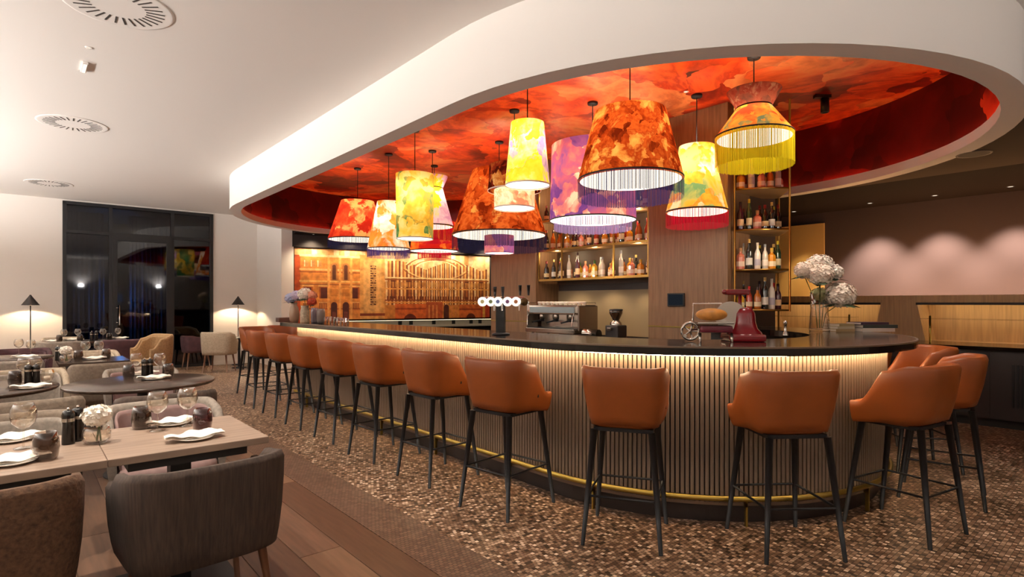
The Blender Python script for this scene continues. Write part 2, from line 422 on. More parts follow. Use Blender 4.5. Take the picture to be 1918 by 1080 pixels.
# ------------------------------------------------------------------ window
FRAME = pbr('window_frame', '#17181b', .45)
PANE = glass('night_pane', '#4f6a82', .06)
win = bpy.data.objects.new('window_1', None); COL.objects.link(win); win.location = W(P1, 0, 0); win.rotation_euler = (0, 0, TH)
tag(win, 'tall dark-framed night window with a glazed door in the middle', 'window', None, 'structure')
QM = [.59, 1.36, 2.455, 3.25]
fr = MB().box(.59, .65, -.03, .12, 0, 3.39).box(3.19, 3.25, -.03, .12, 0, 3.39).box(.59, 3.25, -.03, .12, 3.33, 3.39).box(.59, 3.25, -.03, .12, 0, .05)
obj('frame', fr, FRAME, win)
for q in QM[1:3]: obj('mullion', MB().box(q-.03, q+.03, -.03, .1, .05, 3.33), FRAME, win)
obj('transom', MB().box(.65, 3.19, -.03, .1, 2.77, 2.83), FRAME, win)
dr = obj('door', MB().box(1.39, 1.47, -.05, .02, .05, 2.77).box(2.34, 2.425, -.05, .02, .05, 2.77).box(1.47, 2.34, -.05, .02, 2.67, 2.77).box(1.47, 2.34, -.05, .02, .05, .17), FRAME, win)
obj('door_handle', MB().tube([(1.5, -.1, .95), (1.5, -.1, 1.35)], .012).tube([(1.5, -.1, 1.0), (1.45, -.04, 1.0)], .008).tube([(1.5, -.1, 1.3), (1.45, -.04, 1.3)], .008), CHROME, dr)
for (a, b, c, d) in ((.65, 1.33, .05, 2.77), (.65, 1.33, 2.83, 3.33), (1.39, 2.425, 2.83, 3.33), (2.485, 3.19, .05, 2.77), (2.485, 3.19, 2.83, 3.33)):
    obj('pane', MB().box(a, b, .03, .04, c, d), PANE, win)
obj('door_pane', MB().box(1.47, 2.34, -.02, -.01, .17, 2.67), PANE, win)
def curtain(q0, q1, label):
    mb = MB(); n = 60; vs = []
    for i in range(n+1):
        x = q0+(q1-q0)*i/n; y = .05*math.sin(i*1.25)+.015*math.sin(i*.55)
        vs += [(x, y, .03), (x, y+.02*math.sin(i), 3.3)]
    mb.add(vs, [(2*i, 2*i+2, 2*i+3, 2*i+1) for i in range(n)], True)
    o = obj('curtain', mb, pbr('navy_curtain', '#36586f', .85), None, W(P1+.75, 0, 0), TH)
    return tag(o, label, 'curtain')
curtain(.3, 1.32, 'navy curtain hanging behind the glass beside the lamp-lit wall')
curtain(1.75, 2.6, 'navy curtain hanging behind the glazed door')
light('POINT', 'curtain_fill', W(P1+.4, 1.55, 1.5), 75, (.55, .78, 1), .1)  # added blue fill between glass and curtain, no lamp stands there
struct('wall_court', MB().box(-2, 6, P1+3.5, P1+3.7, 0, 4), pbr('court', '#101418', .8), 'dark courtyard wall outside the window', 'wall')

# ------------------------------------------------------------------ mural print (flat printed facade)
def facade():
    mb = MB(); Lm = 4.75; z0, z1 = 1.0, 2.6; y = [.018]
    def rect(x0, x1, a, b, c, k=1.0):
        cc = lin(c); cc = (cc[0]*k, cc[1]*k, cc[2]*k, 1); y[0] -= .00001
        mb.add([(x0, y[0], a), (x1, y[0], a), (x1, y[0], b), (x0, y[0], b)], [(0, 1, 2, 3)], False, cc)
    def arch(x, w, a, b, c):
        rect(x-w/2, x+w/2, a, b-w/2, c); y[0] -= .00001
        cc = lin(c); mb.add([(x+w/2*math.cos(pi*i/8), y[0], b-w/2+w/2*math.sin(pi*i/8)) for i in range(9)], [tuple(range(9))], False, cc)
    rect(0, Lm, z0, z1, '#d98a3c')
    for i in range(40):          # pale vertical washes of the print, toned at random
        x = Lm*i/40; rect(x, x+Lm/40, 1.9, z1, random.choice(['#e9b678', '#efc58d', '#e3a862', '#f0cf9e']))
    # left palace front
    rect(0, .12, z0, 2.45, '#c2501c'); rect(.12, 1.42, z0, 2.45, '#e08d3d')
    for zc, t, c in ((2.42, .05, '#f3cd95'), (2.12, .04, '#f0c07d'), (2.07, .03, '#a65a23'), (1.86, .04, '#f2bd6a'), (1.8, .02, '#9c4f1f'), (1.47, .05, '#e9963f'), (1.25, .03, '#b5581f')):
        rect(.1, 1.42, zc, zc+t, c)
    for x in (.2, .34, .48): rect(x, x+.09, 2.2, 2.34, '#c58a4c'); rect(x, x+.02, 2.2, 2.34, '#f5dcb0')
    for x in (.28, .62, 1.3):
        rect(x-.1, x+.1, 1.5, 1.78, '#b35a22'); rect(x-.07, x+.07, 1.5, 1.74, '#5a2418'); rect(x-.12, x+.12, 1.76, 1.8, '#f0b566')
        for k in range(6): rect(x-.1+k*.035, x-.085+k*.035, 1.27, 1.4, '#6d3217')
        rect(x-.11, x+.11, 1.4, 1.42, '#f2b870')
    for x in (.84, 1.1):
        arch(x, .15, 1.9, 2.3, '#b7763a'); arch(x, .08, 1.92, 2.26, '#5e3119'); rect(x-.1, x+.1, 1.52, 1.74, '#e89a46'); rect(x-.08, x+.08, 1.55, 1.71, '#cf7f31')
        arch(x, .14, 1.02, 1.42, '#54231a'); rect(x-.04, x+.04, 1.02, 1.2, '#7c3b30')
    for x in (.72, .97, 1.22): rect(x-.025, x+.025, z0, 2.42, '#f0aa58')
    # sign column and arcade
    rect(1.42, 2.0, z0, 2.5, '#e6a557'); rect(1.5, 1.92, 1.2, 2.4, '#edb46a')
    for k in range(17): 
        zz = 1.35+k*.055; rect(1.66, 1.79, zz, zz+.035, '#5d2f17'); rect(1.69+.04*(k % 2), 1.74+.03*(k % 3), zz+.008, zz+.026, '#e8b06a')
    rect(1.42, 2.0, 1.1, 1.16, '#8a3a17')
    x = 2.02; k = 0
    while x < 4.7:
        wv = .045 if (x < 2.9 or x > 3.7) else .03
        c = ['#f4cf98', '#b26a30', '#e9a95c', '#7c3f1d'][k % 4]
        rect(x, x+wv, 1.35, 2.2+.2*abs(math.sin(x*2.1)), c); x += wv; k += 1
    for x in (2.1, 2.5, 4.0, 4.4): arch(x+.1, .12, 1.5, 2.0, '#6d3418'); rect(x+.07, x+.13, 1.55, 1.9, '#a85f2b')
    def arcband(xc, zc, r, t, c, a0=.1, a1=.9):
        y[0] -= .00001; n = 16; vs = []
        for i in range(n+1):
            a = pi*(a0+(a1-a0)*i/n); vs += [(xc+r*math.cos(a), y[0], zc+.42*r*math.sin(a)), (xc+(r-t)*math.cos(a), y[0], zc+.42*(r-t)*math.sin(a))]
        mb.add(vs, [(2*i, 2*i+1, 2*i+3, 2*i+2) for i in range(n)], False, lin(c))
    for r, c in ((.85, '#f3d69b'), (.8, '#9c5926'), (.74, '#f0c988'), (.62, '#b0692f'), (.56, '#f7e2ae')): arcband(3.3, 2.2, r, .04, c)
    for r, c in ((.9, '#8c4a1e'), (.84, '#f2c987')): arcband(3.3, 2.32, r, .03, c, 1.1, 1.9)
    for zc, c in ((1.98, '#f5d99c'), (1.94, '#a05a26'), (1.72, '#e4a04e'), (1.45, '#8c4119'), (1.4, '#eba04a')): rect(2.0, 4.72, zc, zc+.03, c)
    for k in range(40): 
        xx = 2.05+k*.067; rect(xx, xx+.035, 1.78, 1.9, '#c98a44'); rect(xx, xx+.03, 1.48, 1.56, '#7d3517')
    # street-level blocks
    rect(2.25, 3.02, z0, 1.38, '#d8692a'); rect(2.25, 3.02, 1.24, 1.28, '#a83f15'); arch(2.62, .34, z0, 1.14, '#6b2611')
    rect(3.02, 3.45, z0, 1.42, '#b8562a'); arch(3.55, .14, z0, 1.36, '#53251a')
    for xx in (3.08, 3.18, 3.28, 3.68, 3.78): rect(xx, xx+.04, z0, 1.35, '#e08b48')
    rect(3.9, 4.5, z0, 1.36, '#d46c2f'); rect(3.9, 4.5, 1.22, 1.26, '#9c3e18'); arch(4.22, .26, z0, 1.14, '#6a2a14')
    rect(4.5, 4.75, z0, 1.4, '#c9482a'); rect(4.55, 4.62, z0, 1.4, '#edb24f')
    return mb
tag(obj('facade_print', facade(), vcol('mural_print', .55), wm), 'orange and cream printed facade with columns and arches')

# ------------------------------------------------------------------ back bar block (pillars) and right side
blk = struct('wall_backbar', MB().box(6.9, 7.6, 3.46, 7.97, 0, 3.79), pbr('backbar_dark', '#3b2e2a', .6), 'dark wood core wall of the back bar', 'wall')
for p0, p1 in ((3.46, 4.59), (6.8, 7.97)):
    obj('pillar', MB().box(6.36, 6.9, p0, p1, 0, 3.79), OAK, blk)
    obj('brass_strip', MB().box(6.352, 6.365, p0, p1, 1.085, 1.1), BRASS, blk)
obj('lit_panel', MB().box(6.885, 6.9, 4.59, 6.8, .9, 1.6), pbr('olive_panel', '#a58f6d', .6), blk)

def rack_fill_light(loc, e): light('POINT', 'rack_fill', loc, e, (1, .72, .42), .05)  # added bare point light, no fixture on the rack

# ------------------------------------------------------------------ bar
bar = thing('slatted_bar', 'long curved bar front of vertical oak slats with a dark plinth', 'bar', (0, 0, 0), TH)
obj('body', bar_sweep([(1.585, .12), (1.585, 1.08), (1.35, 1.08), (1.35, .12)]), BODYD, bar)
obj('plinth', bar_sweep([(1.56, 0), (1.56, .12), (1.3, .12), (1.3, 0)]), pbr('plinth', '#241a17', .4), bar)
obj('bottom_rail', bar_sweep([(1.61, .12), (1.61, .14), (1.585, .14), (1.585, .12)], pback=None), pbr('rail_trim', '#6a5543', .35), bar)
obj('led_strip', bar_sweep([(1.66, 1.066), (1.66, 1.072), (1.64, 1.072), (1.64, 1.066)], th1=2.6, pback=None), emit('bar_led', '#ffdcae', 75), bar)
sl = MB().box(-.0105, .0105, -.011, .011, .14, 1.075).mesh('slat', SLATM)
s = 0; L = P_END-.05-CP
while True:
    if s < L: qq, pp, t = CQ-1.6, P_END-.05-s, 0
    else:
        t = (s-L)/1.6
        if t > 1.95: break
        pp, qq = CP-1.6*math.sin(t), CQ-1.6*math.cos(t)
    obj('slat', sl, None, bar, (qq, pp, 0), -pi/2-t if False else pi/2+t); s += .03
rail = obj('foot_rail', MB().tube([(q_, p_, .17) for p_, q_ in bar_path(1.632, th1=2.9, pback=None)], .018, 10), BRASS, bar)
bk = MB().box(-.006, .006, -.012, .02, .12, .17).box(-.006, .006, -.012, .012, 0, .15).mesh('bracket', BRASS)
for k in range(9):
    if k < 5: obj('bracket', bk, None, bar, (CQ-1.632, 7.6-k*1.05, 0), -pi/2)
    else:
        t = (k-4.6)*.6; obj('bracket', bk, None, bar, (CQ-1.632*math.cos(t), CP-1.632*math.sin(t), 0), t-pi/2)
top = thing('bar_worktop', 'polished black stone worktop curving round the bar', 'worktop', (0, 0, 0), TH)
obj('slab', bar_sweep([(1.80, 1.08), (1.80, 1.135), (1.08, 1.135), (1.08, 1.08)], pend=P_END+.1), STONE, top)
obj('edge_trim', bar_sweep([(1.802, 1.125), (1.802, 1.1352), (1.79, 1.1352), (1.79, 1.125)], pend=P_END+.1), pbr('edge', '#6d5c4a', .3), top)

# ------------------------------------------------------------------ upholstery shells
def shell(a, b, e, fwd, topf, z0f, th, lean0, nb=28, nf=8):
    st_ = []
    for i in range(nf): st_.append((-a, fwd*(1-i/nf), -1, 0, -1-(1-i/nf)))
    for i in range(nb+1):
        f = -pi/2+pi*i/nb; s_, c_ = math.sin(f), math.cos(f)
        x = a*math.copysign(abs(s_)**e, s_); y = -b*abs(c_)**e
        st_.append((x, y, None, None, f/(pi/2)))
    for i in range(1, nf+1): st_.append((a, fwd*i/nf, 1, 0, 1+i/nf))
    n = len(st_); vs = []; k = 0
    for i, (x, y, nx, ny, t) in enumerate(st_):
        if nx is None:
            x0, y0 = st_[max(i-1, 0)][:2]; x1, y1 = st_[min(i+1, n-1)][:2]
            dx, dy = x1-x0, y1-y0; l = math.hypot(dx, dy) or 1; nx, ny = dy/l, -dx/l
        zt, zb = topf(abs(t)), z0f(abs(t)); h = zt-zb; prof = []
        lean = lean0*min(1, h/(topf(0)-z0f(0)))
        for g in (0, .15, .4, .7, .93): prof.append((lean*g-.012*(1-g)**3*2, zb+h*g))
        prof.append((lean-th*.25, zt)); prof.append((lean-th*.75, zt))
        for g in (.93, .6, .3, 0): prof.append((lean*g-th, zb+h*g))
        k = len(prof)
        for o, z in prof: vs.append((x+nx*o, y+ny*o, z))
    fs = [(i*k+j, (i+1)*k+j, (i+1)*k+(j+1) % k, i*k+(j+1) % k) for i in range(n-1) for j in range(k)]
    mb = MB().add(vs, fs, True)
    mb.add([vs[j] for j in range(k)], [tuple(range(k))], True); mb.add([vs[(n-1)*k+j] for j in range(k)], [tuple(reversed(range(k)))], True)
    return mb
def cushion(a, b, e, y0, y1, z0, z1, dome=.02, seg=40):
    """padded seat: rounded at the back, squarish at the front"""
    out = []
    for i in range(seg):
        t = 2*pi*i/seg; c_, s_ = math.cos(t), math.sin(t)
        x = a*math.copysign(abs(c_)**e, c_); y = (y0+y1)/2+(y1-y0)/2*math.copysign(abs(s_)**e, s_); out.append((x, y))
    cy_ = (y0+y1)/2; vs = []; lev = [(.9, z0), (1, z0+(z1-z0)*.25), (1, z0+(z1-z0)*.7), (.95, z1), (.7, z1+dome*.6), (.35, z1+dome)]
    for s_, z in lev: vs += [(x*s_, cy_+(y-cy_)*s_, z) for x, y in out]
    fs = [(j*seg+i, j*seg+(i+1) % seg, (j+1)*seg+(i+1) % seg, (j+1)*seg+i) for j in range(len(lev)-1) for i in range(seg)]
    mb = MB().add(vs, fs, True); mb.f.append([5*seg+i for i in range(seg)]); mb.sm.append(True); mb.c.append(None)
    mb.f.append(list(reversed(range(seg)))); mb.sm.append(False); mb.c.append(None)
    return mb
def sstep(x): x = max(0, min(1, x)); return x*x*(3-2*x)

def build_stool(label, cat):
    t = thing('bar_stool', label, cat)
    obj('backrest', shell(.222, .225, .55, .2, lambda s: 1.03-.245*sstep((s-.72)/1.1), lambda s: .70-.026*s, .05, .04, 36, 12), LEATHER, t)
    obj('seat', cushion(.2, .25, .42, -.17, .245, .665, .775, .02), LEATHER, t)
    obj('frame_plate', MB().box(-.17, .17, -.16, .17, .65, .672), BLACKM, t)
    for sx in (-1, 1):
        for sy in (-1, 1):
            obj('leg', MB().tube([(sx*.165, sy*.165-.005, .66), (sx*.22, sy*.243, 0)], .021, 10, r1=.012), BLACKM, t)
    z = .28; k = z/.69; x = .22-.055*k; y = .243-.078*k
    obj('footrest', MB().tube([(-x, -y, z), (x, -y, z)], .007, 6).tube([(-x, y, z), (x, y, z)], .007, 6).tube([(-x, -y, z), (-x, y, z)], .007, 6).tube([(x, -y, z), (x, y, z)], .007, 6), BLACKM, t)
    obj('pull_tab', MB().rbox(.222, .232, .05, .062, .76, .795, .003), BLACKM, t)
    return t
def face(h): return -math.radians(h)        # heading: 0 faces +Y, positive turns to +X
ORD = ['first', 'second', 'third', 'fourth', 'fifth', 'sixth', 'seventh']
ROWS = [('stools along the straight bar front', 'orange leather bar stool, %s from the flower vases along the straight bar front',
         [(-3.367, 7.84, 50), (-2.842, 7.235, 48), (-2.287, 6.566, 48), (-1.74, 5.956, 47), (-1.184, 5.278, 45), (-.602, 4.627, 46), (-.033, 3.956, 41)]),
        ('stools around the rounded bar end', 'orange leather bar stool, %s round the curved bar end after the straight row',
         [(.694, 3.454, 18.5), (1.568, 3.305, -3.5), (2.44, 3.547, -30), (3.117, 4.129, -51), (3.48, 4.90, -80), (3.5, 5.75, -96)]),
        ('stools at the far end of the bar', 'orange leather bar stool, %s behind the bar end with the flower vases', [(-3.93, 8.85, 125), (-3.72, 9.35, 140)])]
for g_, lb, pts in ROWS:
    for i, (x, y, h) in enumerate(pts): place('stool', build_stool, (x, y, 0), face(h), lb % ORD[i], 'bar stool', g_)

# ------------------------------------------------------------------ dining chairs
CH = {'streak': pbr('streaked_weave', '#4a3a30', .9, noise=.8, nscale=10, stretch=(9, 9, .6), dark=.45, bump=.3),
      'boucle': pbr('brown_boucle', '#6a4c36', .95, noise=.8, nscale=70, dark=.45, bump=.6),
      'grey': pbr('grey_wool', '#8d8175', .95, noise=.5, nscale=40, dark=.75, bump=.2),
      'mauve': pbr('mauve_velvet', '#8b6f6a', .9, noise=.4, nscale=12, dark=.8),
      'maroon': pbr('maroon_velvet', '#4a2a2e', .85, noise=.4, nscale=12, dark=.7),
      'beige': pbr('beige_wool', '#a89680', .95, noise=.4, nscale=40, dark=.8, bump=.2),
      'tan': pbr('tan_wool', '#a5835c', .95, noise=.4, nscale=40, dark=.8),
      'taupe': pbr('taupe_weave', '#7c6c5d', .95, noise=.6, nscale=45, dark=.7, bump=.3)}
LEGW = pbr('walnut_leg', '#6a4630', .45)
def chair_builder(outm, inm, zb=.78, za=.66, w_=.315):
    def f(label, cat):
        t = thing('tub_chair', label, cat)
        obj('backrest', shell(w_-.01, .27, .55, .16, lambda s: zb-(zb-za)*sstep((s-.55)/1.2), lambda s: .36, .05, .008), CH[outm], t)
        obj('back_lining', shell(w_-.064, .216, .55, .14, lambda s: zb-.035-(zb-za)*sstep((s-.55)/1.2), lambda s: .40, .02, .006), CH[inm], t)
        obj('seat', cushion(w_-.055, .24, .6, -.22, .27, .37, .46, .02), CH[inm], t)
        for sx in (-1, 1):
            for sy in (-1, 1): obj('leg', MB().tube([(sx*.19, sy*.17, .39), (sx*.235, sy*.22, 0)], .02, 8, r1=.011), LEGW, t)
        return t
    return f
def chair(p, q, h, outm, inm, label, group=None, zb=.78):
    place('chair_%s_%s_%s' % (outm, inm, zb), chair_builder(outm, inm, zb), W(p, q), TH+math.radians(h), label, 'chair', group)
# h = 0 faces +p (away from camera along the bar), 180 faces back
chair(2.74, .58, 4, 'streak', 'grey', 'dark streaked tub chair pushed up to the seamed oak table', zb=.755)
chair(2.78, -.13, 0, 'boucle', 'taupe', 'brown boucle tub chair drawn up to the oak table with pepper mills')
chair(3.98, .66, 178, 'grey', 'mauve', 'grey and mauve tub chair facing two wine glasses on the oak table')
chair(4.0, -.06, 182, 'taupe', 'grey', 'taupe tub chair facing the white flowers on the oak table')
chair(4.98, .02, 0, 'taupe', 'taupe', 'taupe tub chair backed towards the oak table with flowers')
chair(4.72, .78, 0, 'streak', 'mauve', 'dark streaked chair with mauve lining at the dark round table')
chair(6.5, .88, 180, 'grey', 'mauve', 'low grey tub chair with mauve lining behind the dark round table', zb=.76)
chair(6.75, .02, 182, 'beige', 'grey', 'beige tub chair behind the dark table with the candle holder')
chair(7.42, .66, 0, 'taupe', 'grey', 'taupe tub chair before the table with a flower globe')
chair(8.35, -.12, 0, 'grey', 'grey', 'plain grey tub chair at the round corner table')
chair(8.98, .66, 180, 'beige', 'beige', 'beige tub chair behind the table with a flower globe')
chair(10.0, .0, 180, 'maroon', 'maroon', 'maroon tub chair behind the round corner table')
chair(11.85, .45, 0, 'grey', 'beige', 'grey tub chair with beige lining at the table by the window')
chair(11.85, 1.3, 0, 'maroon', 'mauve', 'maroon chair with mauve lining at the table by the window')
chair(11.0, 1.6, 110, 'tan', 'tan', 'tan tub chair turned sideways before the glazed door', zb=.88)
chair(12.95, .55, 180, 'beige', 'taupe', 'beige tub chair with its back to the window')
cb = at_y(411, 11.55, 0); pb_, qb_ = PQ(cb.x, cb.y)
chair(pb_, qb_, -35, 'beige', 'tan', 'beige and tan tub chair beside the small black table', zb=.82)
chair(13.55, 2.8, -90, 'maroon', 'tan', 'maroon tub chair tucked behind the beige lounge chair', zb=.7)

# ------------------------------------------------------------------ tables
def square_table(p, q, label, wq=.65, wp=.7, m=TABLEW):
    t = thing('dining_table', label, 'table', W(p, q), TH)
    obj('table_top', MB().rbox(-wq/2+.001, wq/2-.001, -wp/2, wp/2, .712, .745, .004), m, t)
    obj('apron', MB().box(-wq/2+.08, wq/2-.08, -wp/2+.08, wp/2-.08, .66, .712), BODYD, t)
    obj('pedestal', MB().box(-.045, .045, -.045, .045, .02, .66), BLACKM, t)
    obj('base', MB().rbox(-.24, .24, -.24, .24, 0, .02, .004), BLACKM, t)
    return t
def round_table(p, q, label, r=.5, m=TABLED, z=.745, leg=.04):
    t = thing('round_table', label, 'table', W(p, q), TH)
    obj('table_top', MB().lathe([(0, z-.028), (r-.015, z-.028), (r, z-.012), (r, z-.004), (r-.005, z), (0, z)], 48), m, t)
    obj('pedestal', MB().lathe([(leg, .02), (leg*.8, z/2), (leg, z-.03)], 16), BLACKM, t)
    obj('base', MB().lathe([(0, 0), (r*.5, 0), (r*.5, .012), (leg, .03)], 32), BLACKM, t)
    return t
square_table(3.25, .595, 'oak dining table set with two wine glasses')
square_table(3.25, -.055, 'oak dining table joined to its neighbour, holding one smoky tumbler')
round_table(5.62, .76, 'dark round table set with two wine glasses and mills', .54)
round_table(5.92, -.29, 'dark round table holding a glass candle holder', .52)
square_table(8.15, .62, 'table bearing a flower globe and two wine glasses', m=TABLED)
round_table(9.15, -.12, 'round corner table with two wine glasses and a plate', .42)
square_table(12.4, .45, 'window table next to the floor lamp', m=TABLED)
square_table(12.4, 1.11, 'window table next to the glazed door', m=TABLED)
sd = at_y(448, 12.3, 0); psd, qsd = PQ(sd.x, sd.y)
round_table(psd, qsd, 'small black round side table below the far lamp', .3, BLACKM, .66, .03)
stl = at_y(470, 12.1, 0)
def build_black_stool(label, cat):
    t = thing('low_stool', label, cat)
    obj('seat', MB().lathe([(0, .44), (.15, .44), (.17, .46), (.16, .49), (0, .5)], 24), BLACKM, t)
    for k in range(4):
        a = pi/4+k*pi/2; obj('leg', MB().tube([(.11*math.cos(a), .11*math.sin(a), .45), (.16*math.cos(a), .16*math.sin(a), 0)], .014, 8), BLACKM, t)
    return t
place('bstool', build_black_stool, stl, 0, 'low black stool beside the small black table', 'stool')

# ------------------------------------------------------------------ floor lamps
def floor_lamp(loc, label, e):
    t = thing('floor_lamp', label, 'lamp', loc)
    obj('base', MB().lathe([(0, 0), (.13, 0), (.13, .015), (.012, .025)], 24), BLACKM, t)
    obj('pole', MB().tube([(0, 0, .02), (0, 0, 1.47)], .009, 8), BLACKM, t)
    obj('lamp_shade', MB().lathe([(.135, 1.36), (.02, 1.53), (.012, 1.55), (.009, 1.53), (.13, 1.358)], 28), pbr('lamp_shade', '#2b2320', .5), t)
    obj('bulb', MB().ball((0, 0, 1.385), .03), emit('bulb', '#ffd9a0', 12), t)
    light('SPOT', 'floor_lamp_light', Vector(loc)+Vector((0, 0, 1.40)), e, (1, .74, .46), .03, 150, .35, Vector(loc))
floor_lamp(at_p(57, 13.75, 0), 'black cone floor lamp left of the dark window', 115)
floor_lamp(at_p(446, 13.8, 0), 'black cone floor lamp right of the dark window', 130)

# ------------------------------------------------------------------ tableware
def b_wine(label, cat):
    t = thing('wine_glass', label, cat)
    obj('bowl', MB().lathe([(.004, .088), (.02, .094), (.042, .115), (.05, .142), (.046, .175), (.036, .2), (.0345, .2), (.044, .175), (.048, .142), (.04, .117), (.018, .097), (0, .092)], 24), CLEAR, t)
    obj('stem', MB().lathe([(.0045, .09), (.0035, .05), (.005, .008)], 10), CLEAR, t)
    obj('foot', MB().lathe([(0, .0), (.036, .0), (.036, .002), (.005, .009)], 24), CLEAR, t)
    return t
def b_tumbler(m):
    def f(label, cat):
        t = tag(obj('tumbler', MB().lathe([(0, 0), (.034, 0), (.042, .012), (.047, .05), (.044, .085), (.037, .115), (.035, .115), (.042, .085), (.044, .05), (.039, .016), (0, .012)], 24), m), label, cat); return t
    return f
def b_mill(label, cat):
    t = thing('pepper_mill', label, cat)
    obj('body', MB().lathe([(0, 0), (.025, 0), (.026, .01), (.024, .09), (.025, .105)], 20), MILLB, t)
    obj('ring', MB().lathe([(.0255, .105), (.0255, .12)], 20), CHROME, t)
    obj('head', MB().lathe([(.025, .12), (.026, .135), (.022, .152), (.012, .157), (0, .157)], 20), MILLB, t)
    obj('knob', MB().ball((0, 0, .163), .007, 10, 6), CHROME, t)
    return t
def b_setting(label, cat):
    t = tag(obj('side_plate', MB().lathe([(0, 0), (.05, 0), (.085, .012), (.084, .015), (.05, .005), (0, .005)], 32), PORC), label, cat); return t
def b_napkin(label, cat):
    mb = MB(); n, m = 18, 8; vs = []
    for i in range(n+1):
        for j in range(m+1):
            x = -.125+.25*i/n; yw = .045+.02*abs(math.sin(i*.55)); y = (-.5+j/m)*2*yw*.8
            z = .018+.01*math.cos(j/m*2*pi*1.5+i*.3)*(.5+.5*math.sin(pi*i/n))+.004*math.sin(i)
            if abs(x) > .085: z = max(.018, z)
            vs.append((x, y, z))
    tp = [(i*(m+1)+j, (i+1)*(m+1)+j, (i+1)*(m+1)+j+1, i*(m+1)+j+1) for i in range(n) for j in range(m)]
    mb.add(vs, tp, True); mb.add([(x, y, z-.008) for x, y, z in vs], [tuple(reversed(f)) for f in tp], True)
    return tag(obj('napkin', mb, LINEN), label, cat)
def petals(r, n, mb, c, size, sq=1.0):
    for i in range(n):
        zt = 1-2*(i+.5)/n; a = i*2.39996; rr = math.sqrt(1-zt*zt)
        d = Vector((rr*math.cos(a), rr*math.sin(a), zt*sq)); ce = Vector(c)+d*r*random.uniform(.88, 1.04)
        dn = (d+Vector((random.uniform(-.5, .5), random.uniform(-.5, .5), random.uniform(-.3, .5)))).normalized()
        x = dn.cross(Vector((.3, .5, .8))).normalized(); y = dn.cross(x)
        s_ = size*random.uniform(.7, 1.15)
        mb.add([ce-x*s_, ce-y*s_*.8+dn*s_*.25, ce+x*s_, ce+y*s_*.8+dn*s_*.25, ce-dn*s_*.1], [(4, 0, 1), (4, 1, 2), (4, 2, 3), (4, 3, 0)], True)
FLW = pbr('white_petal', '#f4ebdd', .7); FLB = pbr('blue_petal', '#b7bfe0', .7); FLP = pbr('blush_petal', '#f3e2cf', .7)
STEM = pbr('stem', '#4f6131', .7); LEAF = pbr('leaf', '#2f4526', .6)
def b_flower_globe(label, cat):
    t = thing('flower_vase', label, cat)
    obj('vase', MB().lathe([(0, 0), (.04, 0), (.056, .02), (.056, .05), (.05, .075), (.048, .075), (.053, .05), (.053, .022), (.038, .006), (0, .006)], 24), CLEAR, t)
    mb = MB(); mb.ball((0, 0, .13), .042, 12, 8); petals(.058, 200, mb, (0, 0, .13), .014, .8); obj('flower_head', mb, FLW, t)
    obj('stem', MB().tube([(0, 0, .01), (.012, .005, .1)], .005, 6).tube([(.02, 0, .01), (0, .01, .1)], .004, 6), STEM, t)
    return t
def b_candle(label, cat):
    t = thing('candle_holder', label, cat)
    obj('bowl', MB().lathe([(0, 0), (.03, 0), (.045, .03), (.05, .07), (.04, .1), (.037, .1), (.047, .07), (.042, .032), (.028, .008), (0, .008)], 10, smooth=False), CLEAR, t)
    obj('candle', MB().lathe([(0, .009), (.022, .009), (.022, .045), (0, .045)], 14), LINEN, t)
    return t
ZT = .7452
def ware(kind, pos, label, group=None, rz=0):
    key, bld, cat = {'wine': ('wine', b_wine, 'wine glass'), 'smoke': ('smoke', b_tumbler(SMOKE), 'tumbler'), 'plum': ('plum', b_tumbler(PLUMG), 'tumbler'),
                     'mill': ('mill', b_mill, 'pepper mill'), 'plate': ('plate', b_setting, 'plate'), 'napkin': ('napkin', b_napkin, 'napkin'),
                     'globe': ('globe', b_flower_globe, 'flower vase'), 'candle': ('candle', b_candle, 'candle holder')}[kind]
    place(key, bld, pos, rz, label, cat, group)
def setting(pos, where, rz):
    g = None
    ware('plate', pos, 'white side plate under a folded napkin '+where)
    ware('napkin', pos+Vector((0, 0, .009)), 'cream folded linen napkin on a plate '+where, None, rz)
def P(u, v): return at(u, v, ZT)
T1 = 'on the seamed oak table'
ware('wine', P(295, 806), 'wine glass behind the near plate on the oak table', None)
ware('wine', P(351, 797), 'wine glass next to the plum tumbler on the oak table', None)
ware('smoke', P(265, 802), 'smoky grey tumbler beside the far napkin on the oak table')
ware('plum', P(379, 806), 'plum tinted tumbler on the oak table')
setting(P(364, 822), 'at the dark streaked chair', TH)
setting(P(323, 795), 'at the grey and mauve chair', TH+.1)
ware('globe', P(181, 829), 'white blooms in a low glass vase on the oak table seam')
ware('mill', P(128, 831), 'black pepper mill with steel ring on the oak table by the flowers', 'mills on the oak table')
ware('mill', P(146, 825), 'black pepper mill with steel ring on the oak table by the flowers', 'mills on the oak table')
ware('wine', P(44, 839), 'single wine glass behind the smoky tumbler on the oak table')
ware('smoke', P(86, 860), 'smoky grey tumbler in front of the pepper mills on the oak table')
setting(P(22, 826), 'at the taupe chair facing the flowers', TH)
setting(P(22, 868), 'at the brown boucle chair', TH+.1)
g = 'two wine glasses on the dark round table'
for u, v in ((255, 703), (299, 703)): ware('wine', P(u, v), 'wine glass beside the mills on the dark round table', g)
for u, v in ((271, 706), (281, 705)): ware('mill', P(u, v), 'black pepper mill between the wine glasses of the dark round table', 'mills on the dark round table')
ware('smoke', P(241, 708), 'smoky tumbler near the mauve-lined chair on the dark round table'); ware('smoke', P(315, 705), 'smoky tumbler near the rim of the dark round table')
setting(P(288, 710), 'at the near side of the dark round table', TH); setting(P(268, 702), 'at the far side of the dark round table', TH)
for u, v in ((45, 6.2), (66, 6.25)): ware('wine', at_p(u, v, ZT), 'wine glass beside the candle holder table mills', 'two wine glasses on the candle table')
